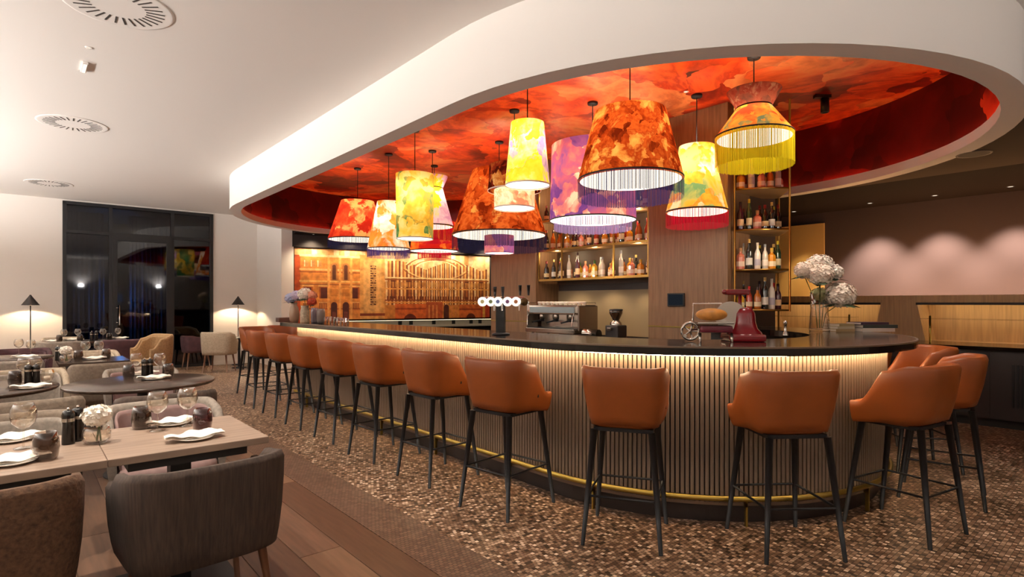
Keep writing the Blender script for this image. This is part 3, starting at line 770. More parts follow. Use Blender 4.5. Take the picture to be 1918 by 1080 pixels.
for u, v in ((53, 720), (68, 719)): ware('mill', P(u, v), 'black pepper mill before the glass candle holder', 'mills on the candle table')
ware('smoke', P(28, 721), 'smoky tumbler beside the mills of the candle table'); ware('candle', P(88, 714), 'faceted glass candle holder on the dark round table')
setting(P(58, 727), 'on the candle table', TH)
ware('globe', P(123, 678), 'white bloom in a small glass globe on the further table')
for u, v in ((108, 675), (114, 676)): ware('mill', P(u, v), 'black pepper mill by the single white bloom', 'mills by the flower globe')
for u, v in ((160, 8.44), (185, 8.42)): ware('wine', at_p(u, v, ZT), 'wine glass on the table with a flower globe', 'wine glasses by the flower globe')
ware('smoke', P(147, 675), 'smoky tumbler next to the flower globe'); ware('smoke', P(199, 671), 'smoky tumbler at the edge of the flower globe table')
setting(P(175, 673), 'beside the flower globe', TH)
for u, v in ((35, 664), (58, 667)): ware('wine', P(u, v), 'wine glass on the round corner table', 'wine glasses on the corner table')
setting(P(46, 670), 'on the round corner table', TH)
for u, p in ((120, 12.45), (146, 12.5), (193, 12.3), (221, 12.5)): ware('wine', at_p(u, p, ZT), 'wine glass on the window tables', 'wine glasses on the window tables')
for u in (172, 180): ware('mill', at_p(u, 12.2, ZT), 'black pepper mill on the window table', 'mills on the window table')
for u, p in ((111, 12.25), (150, 12.25), (205, 12.4)): ware('smoke', at_p(u, p, ZT), 'smoky tumbler on the window tables', 'tumblers on the window tables')
for u, p, wh in ((96, 12.3, 'by the floor lamp at the window'), (135, 12.6, 'in the middle of the window tables'), (226, 12.55, 'by the glazed door')): setting(at_p(u, p, ZT), wh, TH)

# ------------------------------------------------------------------ pendants
STR = {}
RUST = painted('rust_print', [(.28, '#5c1c08'), (.42, '#9c3a12'), (.5, '#c05a20'), (.56, '#a03c14'), (.64, '#d98a3a'), (.74, '#e8b258')], 4.5, 1.5, .38)
RUST2 = painted('rust_print_two', [(.28, '#6a2008'), (.45, '#b04818'), (.55, '#cf6a2a'), (.64, '#9c3c16'), (.75, '#dfa24e')], 3.6, 1.2, .42)
YELL = painted('yellow_print', [(.3, '#9a7fb0'), (.4, '#c9a9b8'), (.46, '#e4d020'), (.58, '#f2e04a'), (.7, '#f6eeb0')], 3.0, 1.0, .55)
CREAM = painted('cream_print', [(.3, '#d98a6a'), (.42, '#f0d2a0'), (.55, '#f7ead0'), (.66, '#e8b880'), (.75, '#c8c4a0')], 4, 1, .5)
BROWNR = painted('brown_red_print', [(.35, '#3a1008'), (.5, '#7a2a16'), (.62, '#a2682c'), (.75, '#c9a266')], 4, 1, .4)
PURP = painted('purple_print', [(.3, '#6a3f86'), (.42, '#93588f'), (.52, '#b8607a'), (.6, '#cf7f74'), (.7, '#f0d2b4')], 2.2, 1.2, .5)
ORGR = painted('orange_green_print', [(.3, '#6f9a6a'), (.42, '#b8b868'), (.5, '#f0b23c'), (.6, '#f0902c'), (.7, '#e8d8b0')], 2.6, 1.0, .5)
HOUR = painted('amber_print', [(.3, '#6c7a5a'), (.42, '#d0a03c'), (.55, '#e08a34'), (.68, '#c0502c')], 3.5, 1.0, .42)
TOPR = painted('clay_print', [(.3, '#6a4234'), (.5, '#96503a'), (.65, '#84382a'), (.75, '#a87a5c')], 5, 1.0, .2)
GARD = painted('garden_print', [(.3, '#3f7a4c'), (.4, '#8a9a5a'), (.48, '#d8a83a'), (.58, '#f2c850'), (.7, '#f4dc90')], 2.6, 1.0, .5)
PINKY = painted('pink_yellow_print', [(.35, '#c090b8'), (.48, '#e8ccd8'), (.56, '#f0d820'), (.7, '#e0b83a')], 2.6, 1.0, .5)
PEACH = painted('peach_print', [(.3, '#f0f0e4'), (.42, '#e8c8a8'), (.52, '#e89a3c'), (.64, '#e07a34'), (.74, '#f0e0c8')], 2.6, 1.0, .5)
REDP = painted('red_print', [(.35, '#a8281a'), (.52, '#cc4424'), (.6, '#d85a30'), (.68, '#f0a860')], 3, 1.2, .42)
ORED = painted('orange_red_print', [(.35, '#a82018'), (.52, '#cc4a1c'), (.66, '#e07a2c')], 2, 1, .45)
def fringe_mat(name, c):
    return painted('fringe_'+name, [(.3, c), (.7, c)], 1, 0, .15, petal=False)
FR = {'indigo': fringe_mat('indigo', '#3a3566'), 'navy': fringe_mat('navy', '#26243f'), 'red': fringe_mat('red', '#c21c34'), 'yellow': fringe_mat('yellow', '#d8c021'), 'lav': fringe_mat('lav', '#a58ac0'), 'purple': fringe_mat('purple', '#54427e')}
DISC = emit('diffuser', '#fff3de', 3.0)
RIMM = pbr('rim_black', '#1b1413', .6)
def fringe(r, z0, z1, pitch=.007):
    mb = MB(); n = int(2*pi*r/pitch)
    for i in range(n):
        a = 2*pi*(i+random.uniform(-.25, .25))/n; w2 = .0024/r
        zz = z1+random.uniform(-.006, .006); rr = r+random.uniform(-.003, .003)
        mb.add([(rr*math.cos(a-w2), rr*math.sin(a-w2), z0), (rr*math.cos(a+w2), rr*math.sin(a+w2), z0), (rr*math.cos(a+w2), rr*math.sin(a+w2), zz), (rr*math.cos(a-w2), rr*math.sin(a-w2), zz)], [(0, 1, 2, 3)])
    return mb
def pendant(x, y, label, tiers, fr=None, disc=None, e=30, inner=None, cable_top=3.79):
    """tiers: [(material, [(r, z) top to bottom])]; fr: (r, z0, z1, colour); disc: (r, z)"""
    t = thing('pendant_lamp', label, 'lamp', (x, y, 0))
    ztop = max(z for m, pr in tiers for r, z in pr); rtop = tiers[0][1][0][0]
    obj('canopy', MB().lathe([(0, cable_top-.028), (.058, cable_top-.028), (.062, cable_top-.02), (.062, cable_top), (0, cable_top)], 24), RIMM, t)
    obj('cable', MB().tube([(0, 0, ztop-.06), (0, 0, cable_top-.02)], .006, 6), RIMM, t)
    sp = MB()
    for k in range(3): a = k*2*pi/3; sp.tube([(0, 0, ztop-.05), (rtop*.98*math.cos(a), rtop*.98*math.sin(a), ztop-.015)], .004, 5)
    obj('spider', sp, BRASS, t)
    for m, pr in tiers:
        prof = []
        for (r0, za), (r1, zb) in zip(pr[:-1], pr[1:]): prof += [(r0+(r1-r0)*i/4, za+(zb-za)*i/4) for i in range(4)]
        prof.append(pr[-1]); sh = obj('shade', MB().lathe(prof, 56), m, t)
        rb, zb = pr[-1]; obj('rim', MB().lathe([(rb+.001, zb+.008), (rb+.004, zb+.004), (rb+.004, zb-.004), (rb+.001, zb-.008)], 56), RIMM if fr else PORC, sh)
    if fr: tag(obj('fringe', fringe(fr[0], fr[1], fr[2], .0052 if fr[3] == 'yellow' else .007), FR[fr[3]], t), {'indigo': 'indigo', 'navy': 'navy', 'red': 'crimson', 'yellow': 'yellow', 'lav': 'lavender', 'purple': 'purple'}[fr[3]]+' string fringe', kind='stuff')
    if inner:
        m, r, z0, z1 = inner; obj('inner_shade', MB().lathe([(r, z0), (r, z1)], 40), m, t); obj('diffuser', MB().disc(r-.01, z1+.008, 40), DISC, t)
    if disc: obj('diffuser', MB().disc(disc[0], disc[1], 56), DISC, t)
    zl = .68*ztop+.32*min(z for m, pr in tiers for r, z in pr)
    light('POINT', 'pendant_bulb', (x, y, zl), e*.5, (1, .84, .64), .05)
    return t
pendant(1.161, 5.6, 'large rust patterned pendant with an indigo fringe', [(RUST, [(.345, 3.275), (.51, 2.613)])], (.51, 2.613, 2.42, 'indigo'), (.49, 2.60), 42)
pendant(.166, 6.11, 'tapered yellow pendant with lilac blotches', [(YELL, [(.178, 3.33), (.24, 2.66)])], None, (.235, 2.665), 20)
pendant(.03, 7.06, 'two-tier brown and cream drum pendant', [(BROWNR, [(.31, 3.1), (.33, 2.79)]), (CREAM, [(.252, 2.80), (.252, 2.572)])], None, (.247, 2.577), 16)
pendant(.962, 6.79, 'wide purple drum pendant with pink blooms', [(PURP, [(.49, 3.27), (.51, 2.38)])], (.46, 2.375, 2.27, 'lav'), (.505, 2.385), 48)
pendant(2.126, 6.55, 'orange and green flared pendant with a crimson fringe', [(ORGR, [(.197, 3.2), (.235, 2.9), (.344, 2.45)])], (.344, 2.45, 2.28, 'red'), (.33, 2.44), 34)
pendant(2.344, 5.515, 'hourglass pendant of clay and amber cloth with a yellow fringe', [(TOPR, [(.25, 3.45), (.16, 3.29)]), (HOUR, [(.16, 3.29), (.357, 3.02)])], (.357, 3.02, 2.72, 'yellow'), (.34, 2.99), 26)
pendant(-.19, 8.44, 'broad rust cone pendant with a navy fringe', [(RUST2, [(.40, 3.35), (.70, 2.405)])], (.70, 2.405, 2.18, 'navy'), (.68, 2.395), 48, (PURP, .22, 2.40, 2.13))
pendant(-1.342, 7.863, 'slim cylinder pendant with a green garden print', [(GARD, [(.262, 3.17), (.25, 2.285)])], None, (.245, 2.29), 26)
pendant(-1.25, 8.94, 'hourglass pendant of pink and yellow cloth with a crimson fringe', [(PINKY, [(.24, 3.38), (.16, 3.2)]), (PINKY, [(.16, 3.2), (.33, 2.6)])], (.33, 2.6, 2.36, 'red'), (.31, 2.59), 26)
pendant(-1.978, 9.13, 'peach and white tapered pendant with a purple fringe', [(PEACH, [(.18, 3.02), (.338, 2.265)])], (.338, 2.265, 2.13, 'purple'), (.325, 2.27), 20)
pendant(-2.74, 10.1, 'red tapered pendant with a navy fringe', [(REDP, [(.285, 3.2), (.51, 2.518)])], (.51, 2.518, 2.376, 'navy'), (.495, 2.52), 34)
pendant(-1.35, 9.9, 'orange-red drum pendant with a red lower ring', [(ORED, [(.36, 2.8), (.42, 2.30)])], (.29, 2.29, 2.16, 'red'), (.415, 2.305), 30)

# ceiling spot inside the recess, red area
cs = thing('ceiling_spotlight', 'black cylinder spotlight fixed to the red painted ceiling', 'spotlight', at(1545, 178, 3.79))
obj('mount', MB().box(-.12, .06, -.03, .03, -.035, 0), BLACKM, cs); obj('can', MB().lathe([(0, -.04), (.045, -.04), (.045, -.2), (.035, -.2), (.03, -.15), (0, -.15)], 20), BLACKM, cs)

# ------------------------------------------------------------------ ceiling vents
def b_vent(label, cat):
    t = thing('ceiling_vent', label, cat)
    obj('plate', MB().lathe([(0, -.006), (.3, -.005), (.315, -.006), (.325, -.005), (.332, 0), (0, 0)], 48), WHITE, t)
    sl1 = MB().box(.16, .27, -.006, .006, -.0075, -.0055).mesh('slot', pbr('slot_dark', '#3b332c', .9))
    for k in range(28): obj('slot', sl1, None, t, (0, 0, 0), k*2*pi/28)
    return t
for u, v, lb in ((222, 12, 'round swirl air vent nearest the oval soffit'), (137, 232, 'round swirl air vent in the middle of the dining ceiling'), (92, 343, 'round swirl air vent closest to the window wall')):
    place('vent', b_vent, at(u, v, 3.42), 0, lb, 'air vent')
dl = thing('ceiling_light', 'slim white light fixture set in the dining ceiling', 'ceiling light', at(158, 124, 3.42), TH)
obj('housing', MB().rbox(-.02, .02, -.12, .12, -.02, 0, .004), WHITE, dl); obj('lens', MB().box(-.012, .012, -.11, .11, -.022, -.0205), emit('small_lens', '#fff0dc', 1.5), dl)
sk = at(1824, 288, 2.905)
t = thing('ceiling_speaker', 'round dark speaker grille in the taupe ceiling', 'speaker', sk)
obj('ring', MB().lathe([(.13, -.006), (.145, -.008), (.15, 0)], 32), pbr('speaker_ring', '#4a4038', .6), t); obj('grille', MB().disc(.13, -.005, 32), pbr('speaker_grille', '#2b2622', .8), t)

# ------------------------------------------------------------------ added dining fill spots and uplights, dark wall spotlights
def downlight(p, q, e, ang=75, z=3.42, label='added pinhole fill light over the dining tables', g='added fill lights over the dining tables', col=(1, .92, .80), target=None):
    t = thing('downlight', label, 'downlight', W(p, q, z), 0, g)
    pr_ = .012 if z > 3 else .03
    obj('trim', MB().lathe([(pr_, -.003), (pr_+.012, -.004), (pr_+.016, 0)], 20), WHITE if z > 3 else BLACKM, t); obj('lens', MB().disc(pr_, -.002, 16), emit('downlight_lens', '#fff0d8', 1.2), t)
    L_ = W(p, q, z-.03); light('SPOT', 'downlight_beam', L_, e, col, .04, ang, .7, target or (L_.x, L_.y, 0))
for p, q, e in ((3.4, .5, 240), (3.4, -.3, 200), (5.6, .4, 220), (8.4, .3, 210), (12.2, .9, 190), (11.6, 2.6, 220)):  # added fill spots with invented pinhole fixtures
    downlight(p, q, e)
for p in (3.04, 2.22, 1.4, .55): downlight(p, 9.86, 720, 84, 2.93, 'small recessed spotlight washing the dark wall', 'spotlights over the dark wall', (1, .8, .62), W(p, 10.0, 0))
downlight(4.15, 9.8, 120, 62, 2.93, 'small recessed spotlight beside the buffet', 'spotlights over the dark wall', (1, .75, .4), W(4.15, 10.1, 0))
def uplight(p, q, n, e):  # invented fixture, added outside the frame to brighten ceiling and fascia
    t = thing('added_uplight', 'added half-round fill uplight shining up at the ceiling', 'wall lamp', W(p, q, 2.1), TH+n, 'added fill uplights')
    obj('bowl', MB().lathe([(.02, -.1), (.09, -.05), (.13, .04), (.125, .04), (.085, -.045), (.02, -.09)], 20, (0, 0), True, 0, pi), WHITE, t)
    obj('lamp', MB().ball((0, .05, 0), .03, 10, 8), emit('added_uplight_lamp', '#ffe6c4', 1), t)
    d = W(p, q, 2.18)+Matrix.Rotation(TH+n, 3, 'Z') @ Vector((0, .07, 0))
    light('SPOT', 'added_uplight_beam', d, e, (1, .97, .94), .1, 150, .4, d+Matrix.Rotation(TH+n, 3, 'Z') @ Vector((0, .4, 1)))
for p, e in ((-2, 165), (.7, 230), (3.4, 370), (6.1, 590), (8.8, 760), (11.5, 800)): uplight(p, Q0, -pi/2, e)
for q in (-1, 2, 5): uplight(P0, q, 0, 130)

# ------------------------------------------------------------------ right side: buffet
bf = thing('buffet_counter', 'dark buffet cabinet with a stone top along the wall', 'cabinet', (0, 0, 0), TH)
obj('body', MB().box(8.25, 8.95, -3.5, 4.6, .1, .87), pbr('cabinet_dark', '#2a2020', .5), bf)
obj('plinth', MB().box(8.32, 8.95, -3.5, 4.6, 0, .1), BODYD, bf)
obj('worktop', MB().box(8.18, 8.95, -3.55, 4.65, .87, .91), STONE, bf)
for k in range(14): obj('grille_bar', MB().box(8.24, 8.25, .62+k*.04, .64+k*.04, .25, .72), BLACKM, bf)
for p in (0.4, 1.35, 2.3, 3.25): obj('door_gap', MB().box(8.246, 8.25, p-.004, p+.004, .12, .85), BODYD, bf)
bw = struct('wall_buffet', MB().box(9.45, Q1-.001, -3.9, 4.6, 0, 1.5).box(8.951, 9.46, -3.9, 4.6, 1.44, 1.5).box(8.951, 9.46, -3.9, 4.6, 0, .90), OAKL, 'pale oak buffet wall with lit serving niches', 'wall')
def divider(p):      # slanted oak panel between two niches
    mb = MB().add([(8.96, p-.3, .9), (8.96, p+.3, .9), (8.96, p+.2, 1.44), (8.96, p-.2, 1.44), (9.46, p-.3, .9), (9.46, p+.3, .9), (9.46, p+.2, 1.44), (9.46, p-.2, 1.44)],
                  [(0, 1, 2, 3), (4, 7, 6, 5), (0, 4, 5, 1), (1, 5, 6, 2), (3, 2, 6, 7), (0, 3, 7, 4)]); obj('divider', mb, OAKL, bw)
for p in (2.42, .1, 4.45): divider(p)
NL = emit('niche_led', '#ffe3b0', 14)
for p0, p1 in ((2.75, 4.1), (.42, 2.1), (-2, -.25)):
    obj('header', MB().box(8.952, 8.98, p0-.14, p1+.14, 1.39, 1.44), OAKL, bw); obj('lintel', MB().box(8.94, 8.951, p0-.12, p1+.12, 1.375, 1.405), BODYD, bw)
    obj('niche_light', MB().box(9.2, 9.24, p0, p1, 1.425, 1.44), NL, bw)
def guard(p0, p1, label):
    t = thing('sneeze_guard', label, 'glass guard', W((p0+p1)/2, 8.6, .911), TH); h = (p1-p0)/2
    obj('pane', MB().box(-.16, .2, -h, h, .29, .298), CLEAR, t)
    for y in (-h+.06, h-.06): obj('post', MB().tube([(.02, y, 0), (.02, y, .33)], .012, 8), BRASS, t)
guard(2.85, 4.0, 'glass shelf guard on brass posts beside the vase'); guard(.5, 2.05, 'glass shelf guard on brass posts right of the slanted panel')
pl = tag(obj('wall_panel', MB().box(Q1-.04, Q1-.002, 3.85, 5.2, 1.0, 2.75), pbr('gold_panel', '#b0905a', .45), None, (0, 0, 0), TH), 'gold-brown wall panel lit by a spotlight beside the bottle tower', 'panel')
# ------------------------------------------------------------------ back bar counter, shelf, rack, bottles
bc = thing('back_counter', 'dark back counter between the two oak pillars', 'counter', (0, 0, 0), TH)
obj('body', MB().box(5.85, 6.35, 4.0, 7.6, 0, .86), BODYD, bc); obj('worktop', MB().box(5.8, 6.355, 3.95, 7.65, .86, .9), STONE, bc)
ms = thing('mural_counter', 'black counter with a pale socket rail below the facade mural', 'counter', M0, MRZ)
obj('shelf', MB().box(.75, 5.2, -.38, 0, 1.0, 1.035), STONE, ms)
obj('splashback', MB().box(.75, 5.2, -.03, -.001, .84, 1.0), pbr('splash', '#d8cbb6', .4), ms)
obj('splash_fill', MB().box(.75, 5.2, -.3, -.28, .994, .999), emit('splash_fill_glow', '#ffe8c4', 6), ms)  # added glowing strip, hidden under the shelf to brighten the splashback
obj('lower_counter', MB().box(.75, 5.2, -.6, 0, .8, .84), STONE, ms); obj('cabinet_body', MB().box(.75, 5.2, -.55, 0, 0, .8), BODYD, ms)
for x in (2.35, 2.62, 3.2, 3.72, 4.2, 4.45): obj('socket', MB().rbox(x-.045, x+.045, -.045, -.03, .88, .97, .004), BLACKM, ms)
rk = thing('bottle_rack', 'brass-framed bottle rack with three shelves between oak pillars', 'rack', (0, 0, 0), TH)
LV = (1.78, 2.255, 2.73)
for z in LV:
    s_ = obj('shelf', MB().box(6.42, 6.84, 4.63, 6.76, z-.02, z), pbr('rack_shelf', '#8a6a48', .4), rk)
    obj('shelf_edge', MB().box(6.4, 6.42, 4.61, 6.78, z-.03, z+.004), GOLD, s_)
for p in (4.62, 5.22, 6.25, 6.77): obj('post', MB().box(6.395, 6.415, p-.012, p+.012, 1.75, 3.2), GOLD, rk)
obj('back_panel', MB().box(6.85, 6.88, 4.6, 6.79, 1.7, 3.2), pbr('rack_back', '#4a3626', .5), rk)
for z in LV:
    for p in (4.9, 5.7, 6.5): light('POINT', 'shelf_fill', W(p, 6.55, z+.40), 4, (1, .76, .46), .03)  # added bare point lights that brighten the bottles
# corner tower
TW = [Vector((2.66, 6.8)), Vector((2.95, 6.66)), Vector((3.26, 6.68)), Vector((3.42, 7.3)), Vector((3.0, 7.35))]
tw = thing('bottle_tower', 'tall brass corner rack of four shelves holding bottles', 'rack', (0, 0, 0))
TL = (1.325, 1.80, 2.275, 2.76)
cxy = sum(TW, Vector((0, 0)))/5
for z in TL:
    s_ = obj('shelf', MB().prism([tuple(v) for v in TW], z-.02, z), pbr('rack_shelf', '#8a6a48', .4), tw)
    obj('shelf_edge', MB().tube([(v.x, v.y, z-.01) for v in TW], .012, 6, closed=True), GOLD, s_)
for v in (TW[0], TW[2]): obj('post', MB().tube([(v.x, v.y, 1.30), (v.x, v.y, 3.79)], .013, 8), GOLD, tw)
obj('post', MB().tube([(TW[3].x, TW[3].y, 0), (TW[3].x, TW[3].y, 3.79)], .013, 8), GOLD, tw)
obj('post', MB().tube([(TW[4].x, TW[4].y, 0), (TW[4].x, TW[4].y, 3.79)], .013, 8), GOLD, tw)
# bottles
def liquor(name, c, rough=.12):
    return pbr('liquor_'+name, c, rough, coat=.6, spec=.7)
KINDS = {
 'amber': ('#b0601a', '#efe0bc', '#2a1510', 'round', 'amber liquor bottle with a cream label'),
 'honey': ('#d98f20', '#f3e6c8', '#c9a040', 'square', 'square honey-coloured whisky bottle'),
 'dark': ('#1d120f', '#d8c090', '#7a1c18', 'round', 'nearly black bottle with a buff label'),
 'green': ('#1f3a24', '#e4d9b4', '#c8b030', 'tall', 'tall green bottle with a pale label'),
 'clear': ('#c9c4ba', '#f4f0e6', '#8a8f98', 'tall', 'clear spirit bottle with a white label'),
 'red': ('#a8321c', '#f0d9b8', '#c4181e', 'round', 'red aperitif bottle with a red cap'),
 'yellow': ('#e0b428', '#f6eec0', '#3c6a34', 'square', 'squat yellow liqueur bottle'),
 'pink': ('#d8826a', '#f6dcc8', '#b88860', 'square', 'pink gin bottle with a cork'),
 'white': ('#e8e0d6', '#b8b4c4', '#d8d0c0', 'tall', 'white ceramic bottle'),
 'plum': ('#4a1f2c', '#e6c9a0', '#301420', 'tall', 'plum-coloured wine bottle'),
 'stripe': ('#20201c', '#e9e6dc', '#c9a860', 'tall', 'black bottle with a broad white band')}
PROF = {'round': [(0, 0), (.038, 0), (.04, .01), (.04, .13), (.034, .16), (.016, .19), (.014, .24)],
        'tall': [(0, 0), (.034, 0), (.036, .01), (.036, .18), (.028, .21), (.014, .24), (.013, .295)],
        'square': [(0, 0), (.043, 0), (.046, .01), (.046, .12), (.04, .14), (.017, .16), (.016, .19)]}
def b_bottle(kind):
    bc_, lc, cc, sh, lb = KINDS[kind]
    def f(label, cat):
        t = thing('bottle', label, cat); pr = PROF[sh]; zt = pr[-1][1]; r = pr[3][0]; h = pr[3][1]; seg = 8 if sh == 'square' else 16
        obj('glass_body', MB().lathe(pr, seg, smooth=sh != 'square'), liquor(kind, bc_), t)
        obj('paper_label', MB().lathe([(r+.0006, h*.25), (r+.0006, h*.66)], seg, smooth=sh != 'square'), pbr('label_'+kind, lc, .6), t)
        obj('cap', MB().lathe([(pr[-1][0]+.002, zt-.02), (pr[-1][0]+.002, zt+.02), (0, zt+.02)], 12), pbr('cap_'+kind, cc, .4), t)
        return t
    return f
def bottle(kind, pos, where, group, s_=1.0):
    o = place('bottle_'+kind, b_bottle(kind), pos, random.uniform(0, 6), KINDS[kind][4]+' '+where, 'bottle', group)
    f_ = random.uniform(.95, 1.25); o.scale = (random.uniform(.9, 1.1), random.uniform(.9, 1.1), f_)
    return o
SEQ = [['dark', 'stripe', 'green', 'plum', 'clear', 'dark', 'plum', 'pink', 'amber', 'yellow', 'clear', 'honey', 'amber', 'clear', 'honey', 'pink', 'honey', 'amber'],
       ['dark', 'amber', 'honey', 'amber', 'honey', 'yellow', 'dark', 'pink', 'amber', 'plum', 'red', 'plum', 'honey', 'amber', 'honey', 'green', 'honey', 'red', 'amber', 'red'],
       ['dark', 'honey', 'amber', 'plum', 'honey', 'red', 'amber', 'yellow', 'green', 'amber']]
WHERE = ['on the lowest shelf of the brass rack', 'on the middle shelf of the brass rack', 'on the top shelf of the brass rack']
for li, z in enumerate(LV):
    seq = SEQ[li]; n = len(seq)
    for i, k in enumerate(seq):
        p = 6.66-(6.66-4.72)*i/(n-1); bottle(k, W(p, 6.52+.05*((i*7) % 3-1), z), WHERE[li], 'bottles '+WHERE[li])
    for i in range(0, n, 2):       # second row behind
        k = seq[(i+5) % n]; p = 6.6-(6.6-4.75)*i/(n-1); bottle(k, W(p-.04, 6.68, z), WHERE[li].replace('on the', 'behind on the'), 'bottles '+WHERE[li])
TSEQ = [['yellow', 'red', 'amber', 'stripe', 'white', 'plum'], ['pink', 'stripe', 'white', 'clear', 'honey', 'green'], ['plum', 'green', 'pink', 'dark', 'stripe', 'dark'], ['honey', 'white', 'pink', 'amber', 'clear']]
TWN = ['on the lowest shelf of the corner tower', 'on the second shelf of the corner tower', 'on the third shelf of the corner tower', 'on the top shelf of the corner tower']
for li, z in enumerate(TL):
    for i, k in enumerate(TSEQ[li]):
        f_ = i/(len(TSEQ[li])-1); x = 2.75+.45*f_; y = 6.85-.06*math.sin(f_*pi)
        bottle(k, (x, y, z), TWN[li], 'bottles '+TWN[li])
        if i % 2 == 0: bottle(TSEQ[li][(i+3) % len(TSEQ[li])], (x+.1, y+.17, z), TWN[li].replace('on the', 'behind on the'), 'bottles '+TWN[li])

# ------------------------------------------------------------------ espresso machine
em = thing('espresso_machine', 'chrome three-group espresso machine on the back counter', 'coffee machine', W(5.95, 6.08, .9), TH+pi/2)
# local x runs along the bar (towards the left in the photo), -? front faces the bartender: +y
obj('drip_base', MB().rbox(-.5, .5, -.22, .26, .06, .13, .012), CHROME, em)
obj('drip_grate', MB().box(-.46, .46, .0, .25, .131, .135), BLACKM, em)
for sx in (-1, 1):
    for sy in (-.15, .18): obj('foot', MB().lathe([(0, 0), (.022, 0), (.018, .062), (0, .062)], 12, (sx*.42, sy)), BLACKM, em)
obj('back_body', MB().rbox(-.48, .48, -.22, -.04, .13, .42, .015), CHROME, em)
obj('top_hood', MB().rbox(-.52, .52, -.22, .2, .33, .47, .03), CHROME, em)
obj('front_panel', MB().box(-.46, .46, .2, .206, .355, .44), pbr('blue_panel', '#9fb0b8', .2, .6), em)
for sx in (-1, 1): obj('side_panel', MB().rbox(sx*.53-.015, sx*.53+.015, -.2, .2, .1, .46, .012), pbr('side_steel', '#9a8d82', .25, .9), em)
for k in (-.3, 0, .3):
    g_ = obj('group_head', MB().lathe([(.04, .33), (.045, .29), (.04, .26), (0, .26)], 20, (k, .1)), CHROME, em)
    h_ = obj('portafilter', MB().lathe([(.038, .26), (.036, .225), (0, .222)], 18, (k, .1)).tube([(k, .13, .24), (k, .3, .215)], .013, 8), BLACKM, em)
for k in (-.46, .46): obj('steam_wand', MB().tube([(k, .2, .36), (k*1.02, .25, .3), (k*1.0, .26, .17)], .007, 8), CHROME, em)
rl = MB()
rl.tube([(-.5, -.2, .5), (.5, -.2, .5), (.5, .18, .5), (-.5, .18, .5)], .005, 6, closed=True)
for x in (-.5, 0, .5):
    for y in (-.2, .18): rl.tube([(x, y, .46), (x, y, .5)], .004, 6)
obj('cup_rail', rl, CHROME, em)
def b_cup(label, cat):
    t = thing('cup', label, cat)
    obj('body', MB().lathe([(0, 0), (.022, 0), (.032, .02), (.036, .05), (.033, .05), (.029, .02), (0, .006)], 18), PORC, t)
    obj('handle', MB().tube([(.034, 0, .042), (.05, 0, .036), (.048, 0, .02), (.031, 0, .015)], .004, 6), PORC, t)
    return t
for i in range(10):
    for j in range(2):
        place('cup', b_cup, W(5.95-.41+.09*i, 6.08+(.05-.1*j), 1.37), random.uniform(0, 6), 'cream coffee cup on top of the espresso machine', 'cup', 'cups on the espresso machine')
gr = thing('coffee_grinder', 'squat black and steel grinder beside the espresso machine', 'coffee grinder', W(4.93, 6.1, .9), TH)
obj('body', MB().rbox(-.1, .1, -.11, .11, 0, .2, .02), pbr('grinder_black', '#2a2422', .35), gr); obj('collar', MB().lathe([(.08, .2), (.08, .23), (.05, .26)], 20), CHROME, gr)
obj('hopper', MB().lathe([(.04, .26), (.09, .36), (.09, .4), (.085, .4), (.085, .36), (.036, .26)], 20), SMOKE, gr)
obj('hopper_lid', MB().lathe([(.092, .4), (.09, .415), (0, .42)], 20), BLACKM, gr)
obj('spout', MB().rbox(-.16, -.1, -.03, .03, .13, .17, .008), CHROME, gr)
kt = thing('knock_cylinder', 'steel roll-top bin on the back counter', 'bin', W(5.26, 5.98, .9), TH)
obj('drum', MB().tube([(0, -.13, .07), (0, .13, .07)], .065, 20), CHROME, kt); obj('base', MB().box(-.06, .06, -.12, .12, 0, .03), CHROME, kt)

# ------------------------------------------------------------------ tablet on pillar
tb = thing('wall_tablet', 'small dark touch panel fixed to the oak pillar', 'tablet', W(4.16, 6.36, 1.44), TH+pi/2)
obj('frame', MB().rbox(-.125, .125, 0, .02, -.085, .085, .006), BLACKM, tb); obj('screen', MB().box(-.105, .105, .02, .0215, -.068, .068), emit('screen', '#56606e', .12), tb)

# ------------------------------------------------------------------ things on the bar
ZB = 1.1355
bt = thing('beer_tap', 'black beer tower with a chrome bar and round white lenses', 'beer tap', at_y(938, 4.75, ZB), math.radians(-8))
obj('base_plate', MB().lathe([(0, 0), (.075, 0), (.075, .01), (.045, .018)], 24), BLACKM, bt)
obj('column', MB().rbox(-.038, .038, -.03, .03, .01, .26, .006), pbr('tower_black', '#141416', .25), bt)
obj('cross_bar', MB().tube([(-.14, 0, .285), (.2, 0, .285)], .032, 16), CHROME, bt)
badge = ['#e6dca0', '#8a9a6a', '#7f8fd0', '#a070a0', '#d08a60']
for i, x in enumerate((-.145, -.075, -.015, .065, .135)):
    l_ = obj('lens', MB().tube([(x, -.04, .275), (x, -.062, .275)], .039, 20), emit('lens_glow', '#fff6e8', 1.3), bt)
    obj('emblem', MB().tube([(x, -.062, .275), (x, -.0635, .275)], .016, 16).tube([(x, -.0635, .275), (x, -.0642, .275)], .009, 12), pbr('emblem%d' % i, badge[i], .4), l_)
obj('end_knob', MB().ball((.2, -.02, .275), .035, 14, 8), pbr('bronze', '#5a4326', .35, .8), bt)
for i, x in enumerate((-.045, .02, .165, .235)):
    hn = obj('tap_handle', MB().tube([(x, -.02, .315+.012*(i > 1)), (x, -.025, .40+.012*(i > 1))], .009, 10, r1=.015), pbr('handle_black', '#1d1512', .3), bt)
    obj('spout', MB().tube([(x, -.03, .27), (x, -.06, .25), (x, -.06, .2)], .008, 8), CHROME, bt)

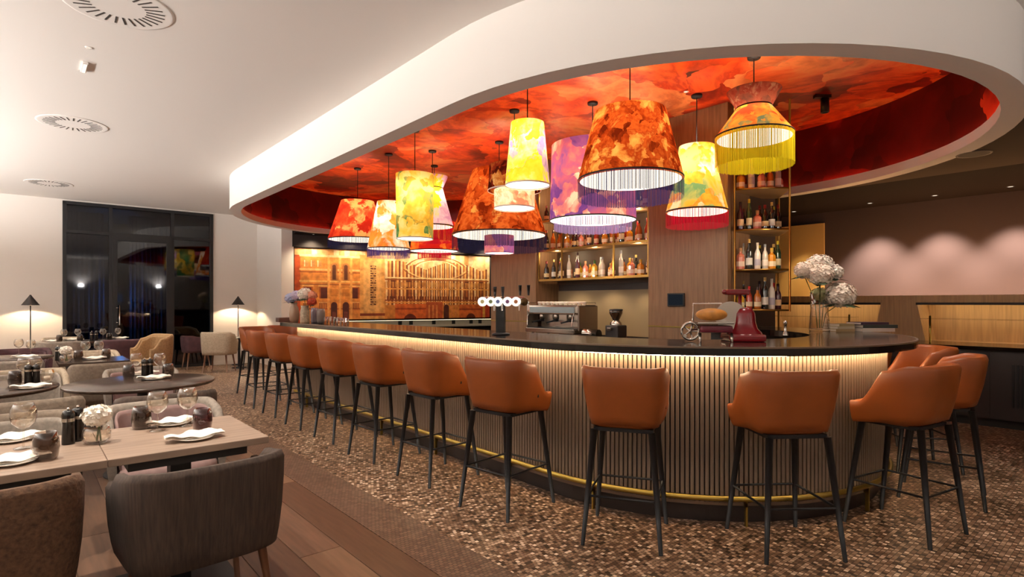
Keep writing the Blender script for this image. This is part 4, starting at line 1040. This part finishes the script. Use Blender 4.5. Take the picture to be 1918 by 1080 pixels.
def hydrangea(name, label, loc, vase_prof, heads, vmat, leaf=True):
    t = thing(name, label, 'vase', loc)
    obj('vase', MB().lathe(vase_prof, 24), vmat, t)
    st_ = MB(); lf = MB()
    for (x, y, z, r, m) in heads:
        st_.tube([(x*.15, y*.15, .03), (x*.3, y*.3, z*.5), (x, y, z-r*.6)], .004, 6)
        mb = MB().ball((x, y, z), r*.72, 12, 8); petals(r, 300, mb, (x, y, z), r*.16, .85); obj('flower_head', mb, m, t)
        if leaf:
            for k in range(4):
                a = k*1.6+x*20; d = Vector((math.cos(a), math.sin(a), -.25)); c_ = Vector((x, y, z-r*.55)); s2 = Vector((-math.sin(a), math.cos(a), 0))*r*.4
                lf.add([c_, c_+d*r*.8+s2, c_+d*r*1.6, c_+d*r*.8-s2], [(0, 1, 2, 3)])
    obj('stems', st_, STEM, t)
    if leaf: obj('leaves', lf, LEAF, t)
    return t
hydrangea('flower_vase', 'tall clear vase of cream hydrangeas on the round bar end', at_y(1535, 5.3, ZB), [(0, 0), (.085, 0), (.09, .02), (.075, .2), (.08, .36), (.077, .36), (.072, .2), (.086, .024), (0, .012)],
          [(-.02, -.05, .53, .115, FLP), (-.13, .02, .57, .09, FLP), (.03, .06, .62, .12, FLW), (.14, .03, .55, .09, FLW), (.16, -.06, .34, .13, FLP), (.03, .05, .34, .08, pbr('lime_petal', '#cfcf9a', .7))], CLEAR)
VZ = pbr('vase_taupe', '#9a8068', .35); VZ2 = pbr('vase_relief', '#b8a488', .4, noise=.8, nscale=40, dark=.55, bump=.6); VZ3 = pbr('vase_pewter', '#8a8088', .25, .5)
hydrangea('flower_vase', 'taupe stoneware vase with blue and lilac hydrangeas', at_y(551, 7.62, ZB), [(0, 0), (.045, 0), (.06, .04), (.065, .12), (.055, .2), (.035, .235), (.045, .27), (.042, .27), (.03, .235), (0, .2)], [(-.05, .01, .33, .075, FLB), (.04, -.02, .36, .08, pbr('lilac_petal', '#cfc3dc', .7))], VZ)
hydrangea('flower_vase', 'carved stone vase with white and coral blooms', at_y(571, 7.35, ZB), [(0, 0), (.055, 0), (.06, .02), (.06, .16), (.045, .2), (.05, .23), (.047, .23), (.04, .2), (0, .17)], [(0, 0, .38, .09, FLW), (.09, .0, .36, .07, pbr('coral_petal', '#e89a78', .7)), (.1, -.03, .28, .06, pbr('red_petal', '#c8482c', .7))], VZ2)
tag(obj('vase', MB().lathe([(0, 0), (.04, 0), (.045, .02), (.05, .15), (.04, .2), (.037, .2), (.046, .15), (0, .03)], 22), VZ3, None, at_y(589, 7.55, ZB)), 'pewter vase without flowers beside the carved stone vase', 'vase')
tag(obj('vase', MB().lathe([(0, 0), (.038, 0), (.05, .05), (.052, .14), (.045, .19), (.042, .19), (.048, .14), (0, .03)], 22), pbr('vase_dark', '#6a5c54', .3), None, at_y(601, 7.2, ZB)), 'dark grey vase next to the row of drinking glasses', 'vase')
for i in range(7):
    ware_l = 'short clear drinking glass in the row on the bar beside the vases'
    def b_glass(label, cat): return tag(obj('drinking_glass', MB().lathe([(0, 0), (.03, 0), (.036, .09), (.034, .09), (.028, .008), (0, .008)], 18), CLEAR), label, cat)
    place('dglass', b_glass, at_y(610+i*6.3, 7.2-.13*i+.2*(i % 2), ZB), 0, ware_l, 'glass', 'drinking glasses on the bar')
tag(obj('wooden_box', MB().rbox(-.1, .1, -.07, .07, 0, .06, .008), pbr('box_wood', '#5a3a2c', .5), None, at_y(533, 7.95, ZB), TH), 'small dark wooden box at the end of the bar', 'box')

# meat slicer
ms_ = thing('meat_slicer', 'wine-red flywheel meat slicer with chrome carriage', 'slicer', at_y(1372, 4.0, ZB), math.radians(-6))
obj('base', MB().rbox(-.05, .19, -.13, .14, 0, .05, .015), WINE, ms_)
obj('housing', MB().lathe([(.125, .045), (.12, .06), (.092, .085), (.08, .13), (.075, .19), (.055, .225), (0, .235)], 28, (.08, 0), True, 0, 2*pi, .95, .8), WINE, ms_)
obj('sharpener_arm', MB().tube([(.05, 0, .2), (.05, 0, .34)], .013, 12).rbox(-.05, .11, -.035, .035, .32, .36, .012), WINE, ms_)
obj('sharpener_knob', MB().ball((-.055, 0, .342), .018, 12, 8), WINE, ms_)
obj('blade', MB().tube([(-.02, -.03, .17), (-.02, -.015, .17)], .105, 40), CHROME, ms_)
obj('carriage', MB().rbox(-.27, -.03, -.16, .1, .12, .135, .004), CHROME, ms_)
obj('slide', MB().rbox(-.25, -.03, -.14, .09, .06, .11, .018), pbr('wine_slide', '#6d2430', .25), ms_)
for fx_ in (-.25, -.04): obj('foot', MB().tube([(fx_, -.13, .0), (fx_, -.13, .06)], .01, 8), CHROME, ms_)
obj('feed_frame', MB().tube([(-.26, .05, .135), (-.26, .05, .26), (-.06, .05, .26)], .006, 8), CHROME, ms_)
fw = MB()
for k in range(5):
    a = k*2*pi/5; fw.tube([(-.31, -.1, .07), (-.31+.055*math.cos(a), -.1, .07+.055*math.sin(a))], .006, 6)
fw.tube([(-.31+.058*math.cos(a*pi/12), -.1, .07+.058*math.sin(a*pi/12)) for a in range(24)], .009, 8, closed=True)
obj('crank_wheel', fw, CHROME, ms_); obj('crank_handle', MB().tube([(-.355, -.1, .04), (-.355, -.15, .04)], .012, 10).tube([(-.31, -.1, .07), (-.25, -.05, .08)], .01, 8), CHROME, ms_)
hm = MB().ball((0, 0, 0), 1, 16, 10, (.11, .075, .045)); tag(obj('ham', hm, pbr('ham', '#d08a38', .5, noise=.6, nscale=14, dark=.6), None, at_y(1372, 4.0, ZB)+Vector((-.155, -.02, .183))), 'golden cured ham lying on the slicer carriage', 'ham')
# tap on the bar
fc = thing('faucet', 'small chrome faucet standing on the round bar end', 'faucet', at_y(1471, 4.65, ZB))
obj('stem', MB().lathe([(.022, 0), (.018, .02), (.011, .03), (.011, .09), (.016, .1), (.012, .115), (0, .12)], 16), CHROME, fc); obj('spout', MB().tube([(0, 0, .085), (-.02, -.04, .1), (-.03, -.07, .085)], .007, 8), CHROME, fc)
# books
def book(label, x0, z, wx, dy, h, c, rz):
    b_ = thing('book', label, 'book', at_y(1628+x0, 5.35, ZB+z), rz)
    obj('cover', MB().box(-wx, wx, -dy, dy, 0, .003).box(-wx, wx, -dy, dy, h-.003, h).box(-wx, wx, -dy, -dy+.003, .003, h-.003), pbr('cover_'+c, c, .45), b_); obj('pages', MB().box(-wx+.004, wx-.004, -dy+.004, dy-.004, .003, h-.003), LINEN, b_)
book('grey-white book at the foot of the pile by the vase', 2, 0, .16, .11, .032, '#c8bdb0', .1); book('dark green book in the middle of the pile by the vase', 6, .0325, .165, .11, .03, '#2a332c', .05); book('dark plum book on top of the pile by the vase', -4, .063, .14, .1, .022, '#3a2030', .12)
for i, c in enumerate(('#b8986a', '#d8c8a8', '#c0a878')): book(['tan book lying lowest beside the clear vase', 'cream book lying between two tan books', 'ochre book lying uppermost beside the clear vase'][i], -58, .024*i, .1, .09, .0235, c, .2+.1*i)
rack_fill_light(W(5.6, 6.0, 1.95), 6); 
for p in (4.9, 5.6, 6.3): light('SPOT', 'rack_underlight', W(p, 6.6, 1.74), 8, (1, .78, .5), .04, 110, .6, W(p, 6.7, 1.0))
light('POINT', 'tower_glow', (3.0, 6.45, 2.1), 5, (1, .78, .5), .06)
# mural wash: small spots in a dark soffit slab above it
struct('trim_2', MB().box(-.03, 5.5, -.32, -.021, 2.885, 2.9), DARKC, 'narrow dark ledge with spotlights above the facade mural', 'ledge', M0, MRZ)
for i in range(6):
    q_ = M0+MD*(.35+.85*i)+Vector((.488, -.873, 0))*.24
    t = thing('downlight', 'small recessed spotlight above the golden facade mural', 'downlight', (q_.x, q_.y, 2.885), 0, 'spotlights above the mural')
    obj('trim', MB().lathe([(.02, -.003), (.03, -.004), (.034, 0)], 20), BLACKM, t); obj('lens', MB().disc(.02, -.002, 16), emit('downlight_lens', '#fff0d8', 1.2), t)
    tg = M0+MD*(.35+.85*i)+Vector((0, 0, 1.2)); light('SPOT', 'mural_wash', (q_.x, q_.y, 2.86), 70, (1, .82, .56), .04, 120, .8, tg)
# added fill spots over the counters, with invented fixtures in the oval ceiling
for p, q in ((3.0, 3.1), (4.6, 2.95), (6.2, 2.95), (7.7, 2.95), (1.75, 3.7), (1.35, 4.9), (2.05, 5.5), (3.6, 5.7), (6.0, 5.5)):
    downlight(p, q, 180 if (p, q) == (2.05, 5.5) else 75, 60, 3.79, 'added small fill light in the red oval ceiling', 'added fill lights in the red ceiling')
